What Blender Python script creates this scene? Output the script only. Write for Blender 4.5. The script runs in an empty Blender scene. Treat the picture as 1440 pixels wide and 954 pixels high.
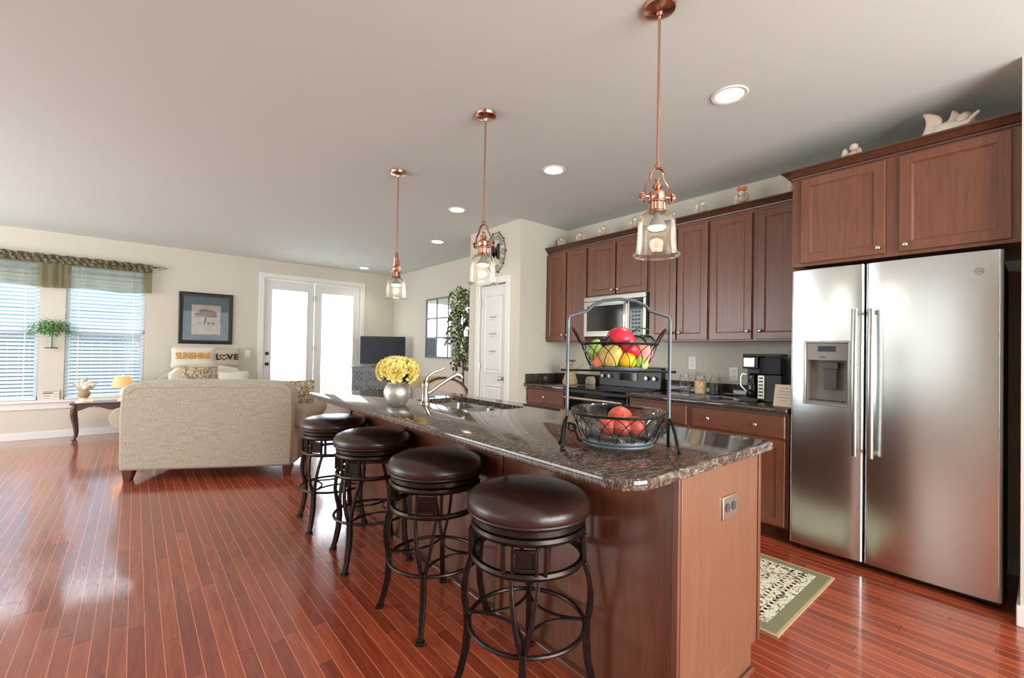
import bpy, math, random
from math import pi, sin, cos, radians, sqrt
from mathutils import Vector, Matrix, Euler
random.seed(7)
S = bpy.context.scene
COL = S.collection
# ------------------------------------------------------------------ camera
F = 630.0
yaw, pitch, roll = radians(-40.05), radians(-0.71), radians(1.02)
cy_, sy_ = cos(yaw), sin(yaw); cp_, sp_ = cos(pitch), sin(pitch); cr_, sr_ = cos(roll), sin(roll)
A_ = Matrix(((cy_, sy_, 0), (0, 0, -1), (-sy_, cy_, 0)))
P_ = Matrix(((1, 0, 0), (0, cp_, -sp_), (0, sp_, cp_)))
Q_ = Matrix(((cr_, -sr_, 0), (sr_, cr_, 0), (0, 0, 1)))
M_ = Q_ @ P_ @ A_
cam = bpy.data.cameras.new('camera'); cam.sensor_width = 36; cam.lens = F / 1440 * 36
cam.shift_y = 8.7 / 1440; cam.clip_start = 0.05; cam.clip_end = 200
co = bpy.data.objects.new('camera', cam); COL.objects.link(co)
R_ = Matrix((M_[0], -M_[1], -M_[2])).transposed().to_4x4()
co.matrix_world = Matrix.Translation((0, 0, 1.27)) @ R_
S.camera = co
# ------------------------------------------------------------------ world, exposure
w = bpy.data.worlds.new('world'); S.world = w; w.use_nodes = True
bg = w.node_tree.nodes['Background']; bg.inputs[0].default_value = (0.84, 0.93, 1.0, 1); bg.inputs[1].default_value = 2.4
S.view_settings.view_transform = 'Standard'; S.view_settings.look = 'None'
S.view_settings.exposure = 0.0; S.view_settings.gamma = 1.0; S.view_settings.use_curve_mapping = False
try:
    S.cycles.max_bounces = 8; S.cycles.diffuse_bounces = 5; S.cycles.transparent_max_bounces = 16
    S.cycles.glossy_bounces = 4; S.cycles.caustics_reflective = False; S.cycles.caustics_refractive = False
    S.cycles.use_denoising = True; S.cycles.sample_clamp_indirect = 6
except Exception: pass
def area(name, loc, rot, sx, sy, power, color=(1, 1, 1), spread=180):
    l = bpy.data.lights.new(name, 'AREA'); l.shape = 'RECTANGLE'; l.size = sx; l.size_y = sy
    l.energy = power; l.color = color; l.spread = radians(spread)
    o = bpy.data.objects.new(name, l); COL.objects.link(o); o.location = loc; o.rotation_euler = rot
    return o
# daylight at the openings; the left wall fill is added, without a window
area('daylight_french_doors', (2.48, 8.75, 1.3), (radians(-90), 0, 0), 1.9, 2.3, 62, (0.90, 0.96, 1.0))
area('daylight_sky_over_windows', (-.85, 9.7, 3.3), (radians(-52), 0, 0), 3.0, 1.6, 230, (0.84, 0.93, 1.0))
area('fill_left_wall', (-3.5, 1.7, 1.62), (radians(90), 0, radians(-90)), 2.6, 1.7, 17, (0.94, 1.0, 1.0))  # added fill before the closed left wall, brightens the refrigerator's reflection
area('daylight_rear_windows', (1.4, -2.9, 1.4), (radians(90), 0, 0), 3.4, 2.2, 265, (0.96, 1.0, 0.97))
area('daylight_left_windows', (-3.5, 5.8, 1.45), (radians(90), 0, radians(-90)), 4.4, 2.1, 150, (0.95, 1.0, 0.99))

# ------------------------------------------------------------------ materials
def new_mat(name):
    m = bpy.data.materials.new(name); m.use_nodes = True
    nt = m.node_tree; b = nt.nodes['Principled BSDF']
    return m, nt, b
def lin(c):
    return tuple(((x / 255) / 12.92 if x / 255 <= 0.04045 else ((x / 255 + 0.055) / 1.055) ** 2.4) for x in c)
def plain(name, rgb, rough=0.5, metal=0.0, noise=0.0, nscale=20, bump=0.0, bscale=80, stretch=(1, 1, 1), coat=0.0, sheen=0.0, rgb2=None, spec=0.5, trans=0.0):
    m, nt, b = new_mat(name); N = nt.nodes; L = nt.links
    c = lin(rgb); b.inputs['Base Color'].default_value = (*c, 1)
    b.inputs['Roughness'].default_value = rough; b.inputs['Metallic'].default_value = metal
    b.inputs['Specular IOR Level'].default_value = spec
    if coat: b.inputs['Coat Weight'].default_value = coat; b.inputs['Coat Roughness'].default_value = 0.08
    if sheen: b.inputs['Sheen Weight'].default_value = sheen
    if trans: b.inputs['Transmission Weight'].default_value = trans
    tc = N.new('ShaderNodeTexCoord'); mp = N.new('ShaderNodeMapping'); mp.inputs['Scale'].default_value = stretch
    L.new(tc.outputs['Object'], mp.inputs[0])
    if noise or rgb2:
        n = N.new('ShaderNodeTexNoise'); n.inputs['Scale'].default_value = nscale; n.inputs['Detail'].default_value = 5
        L.new(mp.outputs[0], n.inputs['Vector'])
        r = N.new('ShaderNodeValToRGB'); L.new(n.outputs[0], r.inputs[0])
        c2 = lin(rgb2) if rgb2 else tuple(max(0, x * (1 - noise)) for x in c)
        c1 = c if rgb2 else tuple(min(1, x * (1 + noise)) for x in c)
        r.color_ramp.elements[0].position = 0.3; r.color_ramp.elements[1].position = 0.7
        r.color_ramp.elements[0].color = (*c2, 1); r.color_ramp.elements[1].color = (*c1, 1)
        L.new(r.outputs[0], b.inputs['Base Color'])
    if bump:
        n2 = N.new('ShaderNodeTexNoise'); n2.inputs['Scale'].default_value = bscale; n2.inputs['Detail'].default_value = 4
        L.new(mp.outputs[0], n2.inputs['Vector'])
        bp = N.new('ShaderNodeBump'); bp.inputs['Strength'].default_value = bump; bp.inputs['Distance'].default_value = 0.01
        L.new(n2.outputs[0], bp.inputs['Height']); L.new(bp.outputs[0], b.inputs['Normal'])
    return m
def emit(name, rgb, strength):
    m, nt, b = new_mat(name); b.inputs['Base Color'].default_value = (0.8, 0.8, 0.8, 1)
    b.inputs['Emission Color'].default_value = (*lin(rgb), 1); b.inputs['Emission Strength'].default_value = strength
    return m
def thin_glass(name, tint=(255, 255, 255), gloss=1.0, haze=0.0, hazecol=(240, 240, 235)):
    m, nt, b = new_mat(name); N = nt.nodes; L = nt.links; out = N['Material Output']
    t = N.new('ShaderNodeBsdfTransparent'); t.inputs[0].default_value = (*lin(tint), 1)
    g = N.new('ShaderNodeBsdfGlossy'); g.inputs['Roughness'].default_value = 0.03
    fr = N.new('ShaderNodeLayerWeight'); fr.inputs[0].default_value = 0.25
    mu = N.new('ShaderNodeMath'); mu.operation = 'MULTIPLY'; mu.inputs[1].default_value = gloss
    L.new(fr.outputs['Fresnel'], mu.inputs[0])
    mx = N.new('ShaderNodeMixShader'); L.new(mu.outputs[0], mx.inputs[0]); L.new(t.outputs[0], mx.inputs[1]); L.new(g.outputs[0], mx.inputs[2])
    last = mx
    if haze:
        d = N.new('ShaderNodeBsdfDiffuse'); d.inputs[0].default_value = (*lin(hazecol), 1)
        tl = N.new('ShaderNodeBsdfTranslucent'); tl.inputs[0].default_value = (*lin(hazecol), 1)
        m1 = N.new('ShaderNodeMixShader'); L.new(d.outputs[0], m1.inputs[1]); L.new(tl.outputs[0], m1.inputs[2])
        m2 = N.new('ShaderNodeMixShader'); m2.inputs[0].default_value = haze
        L.new(mx.outputs[0], m2.inputs[1]); L.new(m1.outputs[0], m2.inputs[2]); last = m2
    L.new(last.outputs[0], out.inputs[0]); return m

def floor_mat():
    m, nt, b = new_mat('cherry_planks'); N = nt.nodes; L = nt.links
    def math_(op, a, bb=None):
        n = N.new('ShaderNodeMath'); n.operation = op
        for i, v in enumerate((a, bb)):
            if v is None: continue
            if isinstance(v, (int, float)): n.inputs[i].default_value = v
            else: L.new(v, n.inputs[i])
        return n.outputs[0]
    tc = N.new('ShaderNodeTexCoord'); sp = N.new('ShaderNodeSeparateXYZ'); L.new(tc.outputs['Object'], sp.inputs[0])
    W = 0.0585
    xs = math_('DIVIDE', sp.outputs[0], W); row = math_('FLOOR', xs); fx = math_('FRACT', xs)
    wn = N.new('ShaderNodeTexWhiteNoise'); wn.noise_dimensions = '1D'; L.new(row, wn.inputs['W'])
    yy = math_('ADD', math_('DIVIDE', sp.outputs[1], 0.95), math_('MULTIPLY', wn.outputs['Value'], 7.3))
    pl = math_('FLOOR', yy); fy = math_('FRACT', yy)
    cb = N.new('ShaderNodeCombineXYZ'); L.new(row, cb.inputs[0]); L.new(pl, cb.inputs[1])
    wn2 = N.new('ShaderNodeTexWhiteNoise'); wn2.noise_dimensions = '2D'; L.new(cb.outputs[0], wn2.inputs['Vector'])
    ramp = N.new('ShaderNodeValToRGB'); L.new(wn2.outputs['Value'], ramp.inputs[0])
    e = ramp.color_ramp.elements; e[0].position = 0; e[0].color = (*lin((136, 58, 35)), 1); e[1].position = 1; e[1].color = (*lin((170, 80, 50)), 1)
    x = e.new(0.5); x.color = (*lin((152, 66, 41)), 1)
    # grain
    mp = N.new('ShaderNodeMapping'); mp.inputs['Scale'].default_value = (34, 2.2, 1)
    off = N.new('ShaderNodeVectorMath'); off.operation = 'ADD'
    sc = N.new('ShaderNodeVectorMath'); sc.operation = 'SCALE'; sc.inputs['Scale'].default_value = 5.0
    L.new(wn2.outputs['Color'], sc.inputs[0]); L.new(tc.outputs['Object'], off.inputs[0]); L.new(sc.outputs[0], off.inputs[1])
    L.new(off.outputs[0], mp.inputs[0])
    gn = N.new('ShaderNodeTexNoise'); gn.inputs['Scale'].default_value = 1.6; gn.inputs['Detail'].default_value = 7; gn.inputs['Distortion'].default_value = 1.2
    L.new(mp.outputs[0], gn.inputs['Vector'])
    gr = N.new('ShaderNodeValToRGB'); L.new(gn.outputs[0], gr.inputs[0])
    gr.color_ramp.elements[0].position = 0.36; gr.color_ramp.elements[0].color = (0.70, 0.64, 0.62, 1)
    gr.color_ramp.elements[1].position = 0.60; gr.color_ramp.elements[1].color = (1.12, 1.12, 1.12, 1)
    mul = N.new('ShaderNodeMixRGB'); mul.blend_type = 'MULTIPLY'; mul.inputs[0].default_value = 0.75
    L.new(ramp.outputs[0], mul.inputs[1]); L.new(gr.outputs[0], mul.inputs[2])
    # seams: bevel glint painted as a pale line along each plank, darker butt joint
    seam = math_('MAXIMUM', math_('LESS_THAN', fx, 0.045), 0.0)
    end = math_('LESS_THAN', fy, 0.0028)
    m1 = N.new('ShaderNodeMixRGB'); L.new(seam, m1.inputs[0]); L.new(mul.outputs[0], m1.inputs[1]); m1.inputs[2].default_value = (*lin((222, 140, 104)), 1)
    m2 = N.new('ShaderNodeMixRGB'); L.new(end, m2.inputs[0]); L.new(m1.outputs[0], m2.inputs[1]); m2.inputs[2].default_value = (*lin((84, 34, 24)), 1)
    L.new(m2.outputs[0], b.inputs['Base Color'])
    b.inputs['Roughness'].default_value = 0.26
    b.inputs['Coat Weight'].default_value = 0.8; b.inputs['Coat Roughness'].default_value = 0.10
    bp = N.new('ShaderNodeBump'); bp.inputs['Strength'].default_value = 0.03; bp.inputs['Distance'].default_value = 0.002
    L.new(gn.outputs[0], bp.inputs['Height']); L.new(bp.outputs[0], b.inputs['Normal'])
    return m

def granite(name='granite', dark=(38, 28, 24), mid=(104, 78, 58), light=(178, 152, 124), stretch=(0.8, 2.6, 1)):
    m, nt, b = new_mat(name); N = nt.nodes; L = nt.links
    tc = N.new('ShaderNodeTexCoord'); mp = N.new('ShaderNodeMapping'); mp.inputs['Scale'].default_value = stretch
    mp.inputs['Rotation'].default_value = (0, 0, 0.75)
    L.new(tc.outputs['Object'], mp.inputs[0])
    n = N.new('ShaderNodeTexNoise'); n.inputs['Scale'].default_value = 34; n.inputs['Detail'].default_value = 8; n.inputs['Roughness'].default_value = 0.72; n.inputs['Distortion'].default_value = 1.6
    L.new(mp.outputs[0], n.inputs['Vector'])
    r = N.new('ShaderNodeValToRGB'); L.new(n.outputs[0], r.inputs[0]); e = r.color_ramp.elements
    e[0].position = 0.36; e[0].color = (*lin(dark), 1); e[1].position = 0.68; e[1].color = (*lin(light), 1)
    x = e.new(0.47); x.color = (*lin((72, 54, 48)), 1); x = e.new(0.55); x.color = (*lin(mid), 1)
    v = N.new('ShaderNodeTexVoronoi'); v.inputs['Scale'].default_value = 120; L.new(mp.outputs[0], v.inputs['Vector'])
    mx = N.new('ShaderNodeMixRGB'); mx.blend_type = 'OVERLAY'; mx.inputs[0].default_value = 0.35
    L.new(r.outputs[0], mx.inputs[1]); L.new(v.outputs['Color'], mx.inputs[2])
    hs = N.new('ShaderNodeHueSaturation'); hs.inputs['Saturation'].default_value = 0.7; L.new(mx.outputs[0], hs.inputs['Color'])
    L.new(hs.outputs[0], b.inputs['Base Color']); b.inputs['Roughness'].default_value = 0.07
    b.inputs['Specular IOR Level'].default_value = 0.7
    return m
def steel(name, rough=0.26, base=(210, 214, 214), horiz=True):
    m, nt, b = new_mat(name); N = nt.nodes; L = nt.links
    b.inputs['Metallic'].default_value = 1; b.inputs['Base Color'].default_value = (*lin(base), 1)
    b.inputs['Roughness'].default_value = rough
    tc = N.new('ShaderNodeTexCoord'); mp = N.new('ShaderNodeMapping'); mp.inputs['Scale'].default_value = (1, 1, 900) if horiz else (900, 1, 1)
    L.new(tc.outputs['Object'], mp.inputs[0]); n = N.new('ShaderNodeTexNoise'); n.inputs['Scale'].default_value = 1.5; n.inputs['Detail'].default_value = 2
    L.new(mp.outputs[0], n.inputs['Vector']); bp = N.new('ShaderNodeBump'); bp.inputs['Strength'].default_value = 0.012; bp.inputs['Distance'].default_value = 0.001
    L.new(n.outputs[0], bp.inputs['Height']); L.new(bp.outputs[0], b.inputs['Normal'])
    return m
def weave(name, rgb, rgb2):
    m, nt, b = new_mat(name); N = nt.nodes; L = nt.links
    tc = N.new('ShaderNodeTexCoord')
    outs = []
    for s in ((7, 7, 150), (110, 110, 22)):
        mp = N.new('ShaderNodeMapping'); mp.inputs['Scale'].default_value = s; L.new(tc.outputs['Object'], mp.inputs[0])
        n = N.new('ShaderNodeTexNoise'); n.inputs['Scale'].default_value = 1.0; n.inputs['Detail'].default_value = 3; L.new(mp.outputs[0], n.inputs['Vector']); outs.append(n.outputs[0])
    ad = N.new('ShaderNodeMath'); ad.operation = 'ADD'; L.new(outs[0], ad.inputs[0]); L.new(outs[1], ad.inputs[1])
    hf = N.new('ShaderNodeMath'); hf.operation = 'MULTIPLY'; hf.inputs[1].default_value = 0.5; L.new(ad.outputs[0], hf.inputs[0])
    r = N.new('ShaderNodeValToRGB'); L.new(hf.outputs[0], r.inputs[0]); e = r.color_ramp.elements
    e[0].position = 0.36; e[0].color = (*lin(rgb2), 1); e[1].position = 0.62; e[1].color = (*lin(rgb), 1)
    L.new(r.outputs[0], b.inputs['Base Color']); b.inputs['Roughness'].default_value = 0.9; b.inputs['Sheen Weight'].default_value = 0.2
    bp = N.new('ShaderNodeBump'); bp.inputs['Strength'].default_value = 0.25; bp.inputs['Distance'].default_value = 0.004
    L.new(hf.outputs[0], bp.inputs['Height']); L.new(bp.outputs[0], b.inputs['Normal'])
    return m
def spotted(name, base, spot, scale, thr=0.5, spot2=None, rough=0.9):
    m, nt, b = new_mat(name); N = nt.nodes; L = nt.links
    tc = N.new('ShaderNodeTexCoord'); n = N.new('ShaderNodeTexNoise'); n.inputs['Scale'].default_value = scale; n.inputs['Detail'].default_value = 3; n.inputs['Distortion'].default_value = 1.5
    L.new(tc.outputs['Object'], n.inputs['Vector']); r = N.new('ShaderNodeValToRGB'); L.new(n.outputs[0], r.inputs[0])
    r.color_ramp.interpolation = 'CONSTANT'; e = r.color_ramp.elements
    e[0].position = 0; e[0].color = (*lin(base), 1); e[1].position = thr; e[1].color = (*lin(spot), 1)
    if spot2: x = e.new(min(0.95, thr + 0.07)); x.color = (*lin(spot2), 1)
    L.new(r.outputs[0], b.inputs['Base Color']); b.inputs['Roughness'].default_value = rough
    return m
def wood(name, c1, c2, rough=0.35, axis='z', coat=0.25):
    m, nt, b = new_mat(name); N = nt.nodes; L = nt.links
    tc = N.new('ShaderNodeTexCoord'); mp = N.new('ShaderNodeMapping')
    mp.inputs['Scale'].default_value = {'z': (22, 22, 1.6), 'x': (1.6, 22, 22), 'y': (22, 1.6, 22)}[axis]
    L.new(tc.outputs['Object'], mp.inputs[0]); n = N.new('ShaderNodeTexNoise'); n.inputs['Scale'].default_value = 2.2; n.inputs['Detail'].default_value = 7; n.inputs['Roughness'].default_value = 0.62; n.inputs['Distortion'].default_value = 0.7
    L.new(mp.outputs[0], n.inputs['Vector']); r = N.new('ShaderNodeValToRGB'); L.new(n.outputs[0], r.inputs[0]); e = r.color_ramp.elements
    e[0].position = 0.3; e[0].color = (*lin(c1), 1); e[1].position = 0.72; e[1].color = (*lin(c2), 1)
    L.new(r.outputs[0], b.inputs['Base Color']); b.inputs['Roughness'].default_value = rough
    b.inputs['Coat Weight'].default_value = coat; b.inputs['Coat Roughness'].default_value = 0.25
    return m
M = {}
M['floor'] = floor_mat()
M['wall'] = plain('wall_paint', (212, 206, 193), 0.85, bump=0.03, bscale=300)
M['ceil'] = plain('ceiling_paint', (213, 221, 217), 0.9, bump=0.03, bscale=300)
M['trim'] = plain('white_trim', (232, 231, 226), 0.4)
M['door'] = plain('white_door', (226, 227, 225), 0.4)
M['granite'] = granite()
M['granite_dark'] = granite('granite_dark', (16, 14, 14), (50, 38, 34), (120, 104, 94), (1, 1, 1))
M['cab'] = wood('cherry_cabinet', (98, 56, 38), (124, 74, 52), 0.34, 'z', 0.4)
M['cabx'] = wood('cherry_cabinet_rail', (94, 53, 37), (120, 71, 50), 0.34, 'x', 0.4)
M['cab_dark'] = wood('cherry_crown', (64, 36, 24), (88, 54, 36), 0.35, 'y', 0.3)
M['island'] = wood('island_panel', (118, 76, 54), (132, 88, 64), 0.34, 'z', 0.5)
M['nickel'] = plain('brushed_nickel', (205, 200, 190), 0.28, 1)
M['steel'] = steel('stainless_steel', 0.22)
M['steel2'] = steel('stainless_trim', 0.28, (164, 161, 154))
M['chrome'] = plain('polished_chrome', (214, 210, 202), 0.12, 1)
M['black'] = plain('black_plastic', (22, 22, 24), 0.35)
M['blackgloss'] = plain('black_glass', (10, 10, 12), 0.06, spec=0.6)
M['darkgrey'] = plain('dark_grey_plastic', (70, 68, 68), 0.5)
M['greypl'] = plain('grey_plastic', (128, 124, 120), 0.4)
M['copper'] = plain('antique_copper', (214, 166, 144), 0.18, 1)
M['iron'] = plain('dark_bronze_metal', (58, 48, 44), 0.36, 0.85, noise=0.25, nscale=40)
M['wire'] = plain('black_wire', (40, 40, 44), 0.35, 0.8)
M['postwire'] = plain('grey_post_metal', (98, 106, 114), 0.42, 0.6)
M['leather'] = plain('brown_leather', (54, 33, 28), 0.30, bump=0.10, bscale=90, noise=0.18, nscale=9, coat=0.15)
M['piping'] = plain('leather_piping', (44, 27, 23), 0.4)
M['glass'] = thin_glass('clear_glass', gloss=0.3)
M['glassg'] = thin_glass('green_tint_glass', (253, 255, 254), 0.4, 0.0)
M['pane'] = thin_glass('window_pane', (252, 254, 255), 0.5)
M['shade'] = thin_glass('ribbed_shade_glass', (250, 250, 246), 0.7, 0.035, (250, 248, 236))
M['bulb'] = emit('bulb_glow', (255, 226, 180), 14)
M['can'] = emit('downlight_glow', (255, 238, 212), 9)
M['sofa'] = weave('beige_linen', (188, 177, 161), (158, 147, 131))
M['sofa2'] = plain('tan_upholstery', (176, 166, 146), 0.85, bump=0.1, bscale=200)
M['walnut'] = wood('walnut_furniture', (60, 30, 22), (92, 50, 36), 0.3, 'x')
M['legwood'] = plain('sofa_leg_wood', (96, 50, 38), 0.4)
M['white'] = plain('white_plastic', (238, 238, 234), 0.35)
M['slat'] = None
m, nt, b = new_mat('blind_slat'); b.inputs['Base Color'].default_value = (0.80, 0.85, 0.90, 1); b.inputs['Roughness'].default_value = 0.5
tl = nt.nodes.new('ShaderNodeBsdfTranslucent'); tl.inputs[0].default_value = (0.86, 0.93, 1.0, 1)
mx = nt.nodes.new('ShaderNodeMixShader'); mx.inputs[0].default_value = 0.45
nt.links.new(b.outputs[0], mx.inputs[1]); nt.links.new(tl.outputs[0], mx.inputs[2]); nt.links.new(mx.outputs[0], nt.nodes['Material Output'].inputs[0]); M['slat'] = m
def fabric_sheer(name, rgb, alpha):
    m, nt, b = new_mat(name); N = nt.nodes; L = nt.links
    t = N.new('ShaderNodeBsdfTransparent'); d = N.new('ShaderNodeBsdfDiffuse'); d.inputs[0].default_value = (*lin(rgb), 1)
    tr = N.new('ShaderNodeBsdfTranslucent'); tr.inputs[0].default_value = (*lin(rgb), 1)
    a = N.new('ShaderNodeMixShader'); a.inputs[0].default_value = 0.35; L.new(d.outputs[0], a.inputs[1]); L.new(tr.outputs[0], a.inputs[2])
    x = N.new('ShaderNodeMixShader'); x.inputs[0].default_value = alpha; L.new(t.outputs[0], x.inputs[1]); L.new(a.outputs[0], x.inputs[2])
    L.new(x.outputs[0], N['Material Output'].inputs[0]); return m
M['sheer'] = fabric_sheer('sheer_olive', (124, 117, 78), 0.70)
M['ruffle'] = spotted('ruffle_print', (126, 118, 92), (72, 62, 46), 38, 0.5)
M['soil'] = plain('soil', (60, 44, 34), 0.9)
M['leaf'] = plain('leaf_green', (62, 104, 50), 0.55, noise=0.3, nscale=30)
M['leafdark'] = plain('leaf_dark_green', (42, 62, 40), 0.5)
M['leafcream'] = plain('leaf_cream_edge', (214, 222, 178), 0.55)
M['fern'] = plain('fern_green', (110, 172, 84), 0.55, rgb2=(56, 118, 52), nscale=50)
M['yellow'] = plain('rose_yellow', (254, 244, 172), 0.7, rgb2=(250, 230, 128), nscale=60)
M['cream'] = plain('cream_ceramic', (236, 226, 210), 0.45)
M['angel'] = plain('angel_ceramic', (226, 206, 190), 0.5, rgb2=(190, 152, 132), nscale=25)
M['angelw'] = plain('angel_wing', (240, 228, 214), 0.5, rgb2=(222, 196, 178), nscale=30)
M['brownhair'] = plain('brown_paint', (96, 66, 50), 0.6)
M['burlap'] = plain('burlap_tan', (198, 176, 138), 0.95, rgb2=(150, 122, 84), nscale=60)
M['pewter'] = plain('antique_pewter', (232, 230, 224), 0.42, .8, rgb2=(196, 192, 184), nscale=14)
M['green'] = plain('fruit_green', (176, 200, 104), 0.4, rgb2=(130, 168, 70), nscale=12)
M['pear'] = plain('pear_skin', (206, 202, 100), 0.4, rgb2=(214, 168, 104), nscale=9)
M['red'] = plain('fruit_red', (214, 44, 60), 0.35, rgb2=(170, 24, 44), nscale=10)
M['redp'] = plain('pomegranate_red', (222, 50, 70), 0.32, rgb2=(196, 36, 60), nscale=8)
M['tomato'] = plain('red_speckled_skin', (212, 62, 50), 0.35, rgb2=(228, 120, 100), nscale=60)
M['lemon'] = plain('lemon_yellow', (248, 206, 20), 0.4, rgb2=(240, 176, 10), nscale=12)
M['peach'] = plain('peach_pink', (232, 130, 130), 0.5, rgb2=(240, 190, 150), nscale=7)
M['orange'] = plain('peach_orange', (236, 150, 100), 0.5, rgb2=(220, 110, 80), nscale=10)
M['grape'] = plain('black_grape', (34, 26, 36), 0.3)
M['rug'] = spotted('rug_print', (226, 218, 194), (132, 124, 98), 44, 0.54, (72, 60, 52))
M['rugedge'] = plain('rug_border', (128, 124, 92), 0.95, bump=0.2, bscale=300)
M['rugtan'] = plain('rug_edge_tan', (188, 160, 124), 0.95)
M['screen'] = plain('tv_screen', (34, 38, 46), 0.4, spec=0.25)
M['distress'] = plain('distressed_grey', (150, 154, 156), 0.6, rgb2=(112, 116, 118), nscale=60)
M['mirror'] = plain('mirror_glass', (235, 240, 245), 0.02, 1)
M['bluegrey'] = plain('blue_grey_frame', (104, 114, 126), 0.4)
M['iron2'] = plain('scroll_iron', (62, 58, 48), 0.5, 0.6)
M['floral'] = spotted('floral_cushion', (206, 194, 172), (140, 116, 92), 30, 0.5)
M['creamfab'] = plain('cream_cushion', (230, 222, 206), 0.9, bump=0.1, bscale=200)
M['tanfab'] = plain('tan_cushion', (196, 180, 164), 0.9, bump=0.1, bscale=200)
M['greyfab'] = plain('grey_upholstery', (178, 180, 176), 0.9, bump=0.1, bscale=200)
M['orangeink'] = plain('orange_print', (214, 146, 60), 0.8)
M['brownink'] = plain('dark_brown_print', (52, 28, 26), 0.8)
M['greyink'] = plain('grey_decal', (150, 150, 152), 0.7)
M['darkink'] = plain('dark_print', (40, 40, 40), 0.8)
M['frameblack'] = plain('black_picture_frame', (34, 32, 30), 0.3)
M['mat_blue'] = plain('blue_grey_mat', (84, 100, 108), 0.8)
M['print'] = plain('pale_print', (186, 178, 170), 0.8, rgb2=(170, 160, 152), nscale=8)
M['treeink'] = plain('tree_print_brown', (118, 104, 98), 0.9)
M['lampshade'] = emit('lit_lampshade', (246, 184, 96), 0.55); M['lampshade'].node_tree.nodes['Principled BSDF'].inputs['Base Color'].default_value = (0.6, 0.42, 0.22, 1)
M['cereal'] = spotted('cereal_pieces', (232, 214, 160), (208, 160, 96), 60, 0.5)
M['cookie'] = plain('orange_cookies', (214, 150, 88), 0.8, rgb2=(240, 206, 150), nscale=50)
M['darkbeans'] = spotted('dark_candy', (30, 32, 30), (110, 112, 100), 60, 0.6, rough=0.4)
M['paper'] = plain('cream_paper', (228, 214, 194), 0.8)
M['carve'] = plain('carving_dark', (58, 60, 62), 0.6)
M['siding'] = plain('pale_blue_siding', (172, 188, 202), 0.8)
M['rattan'] = wood('brown_box_wood', (96, 58, 38), (140, 90, 62), 0.5, 'x')
M['stone'] = plain('sand_stone', (196, 182, 158), 0.7)
M['bluepl'] = thin_glass('smoked_tank', (120, 124, 140), 1.0, 0.25, (110, 110, 130))
M['seatcush'] = plain('olive_cushion', (176, 156, 116), 0.9, bump=0.1, bscale=150)

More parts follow.
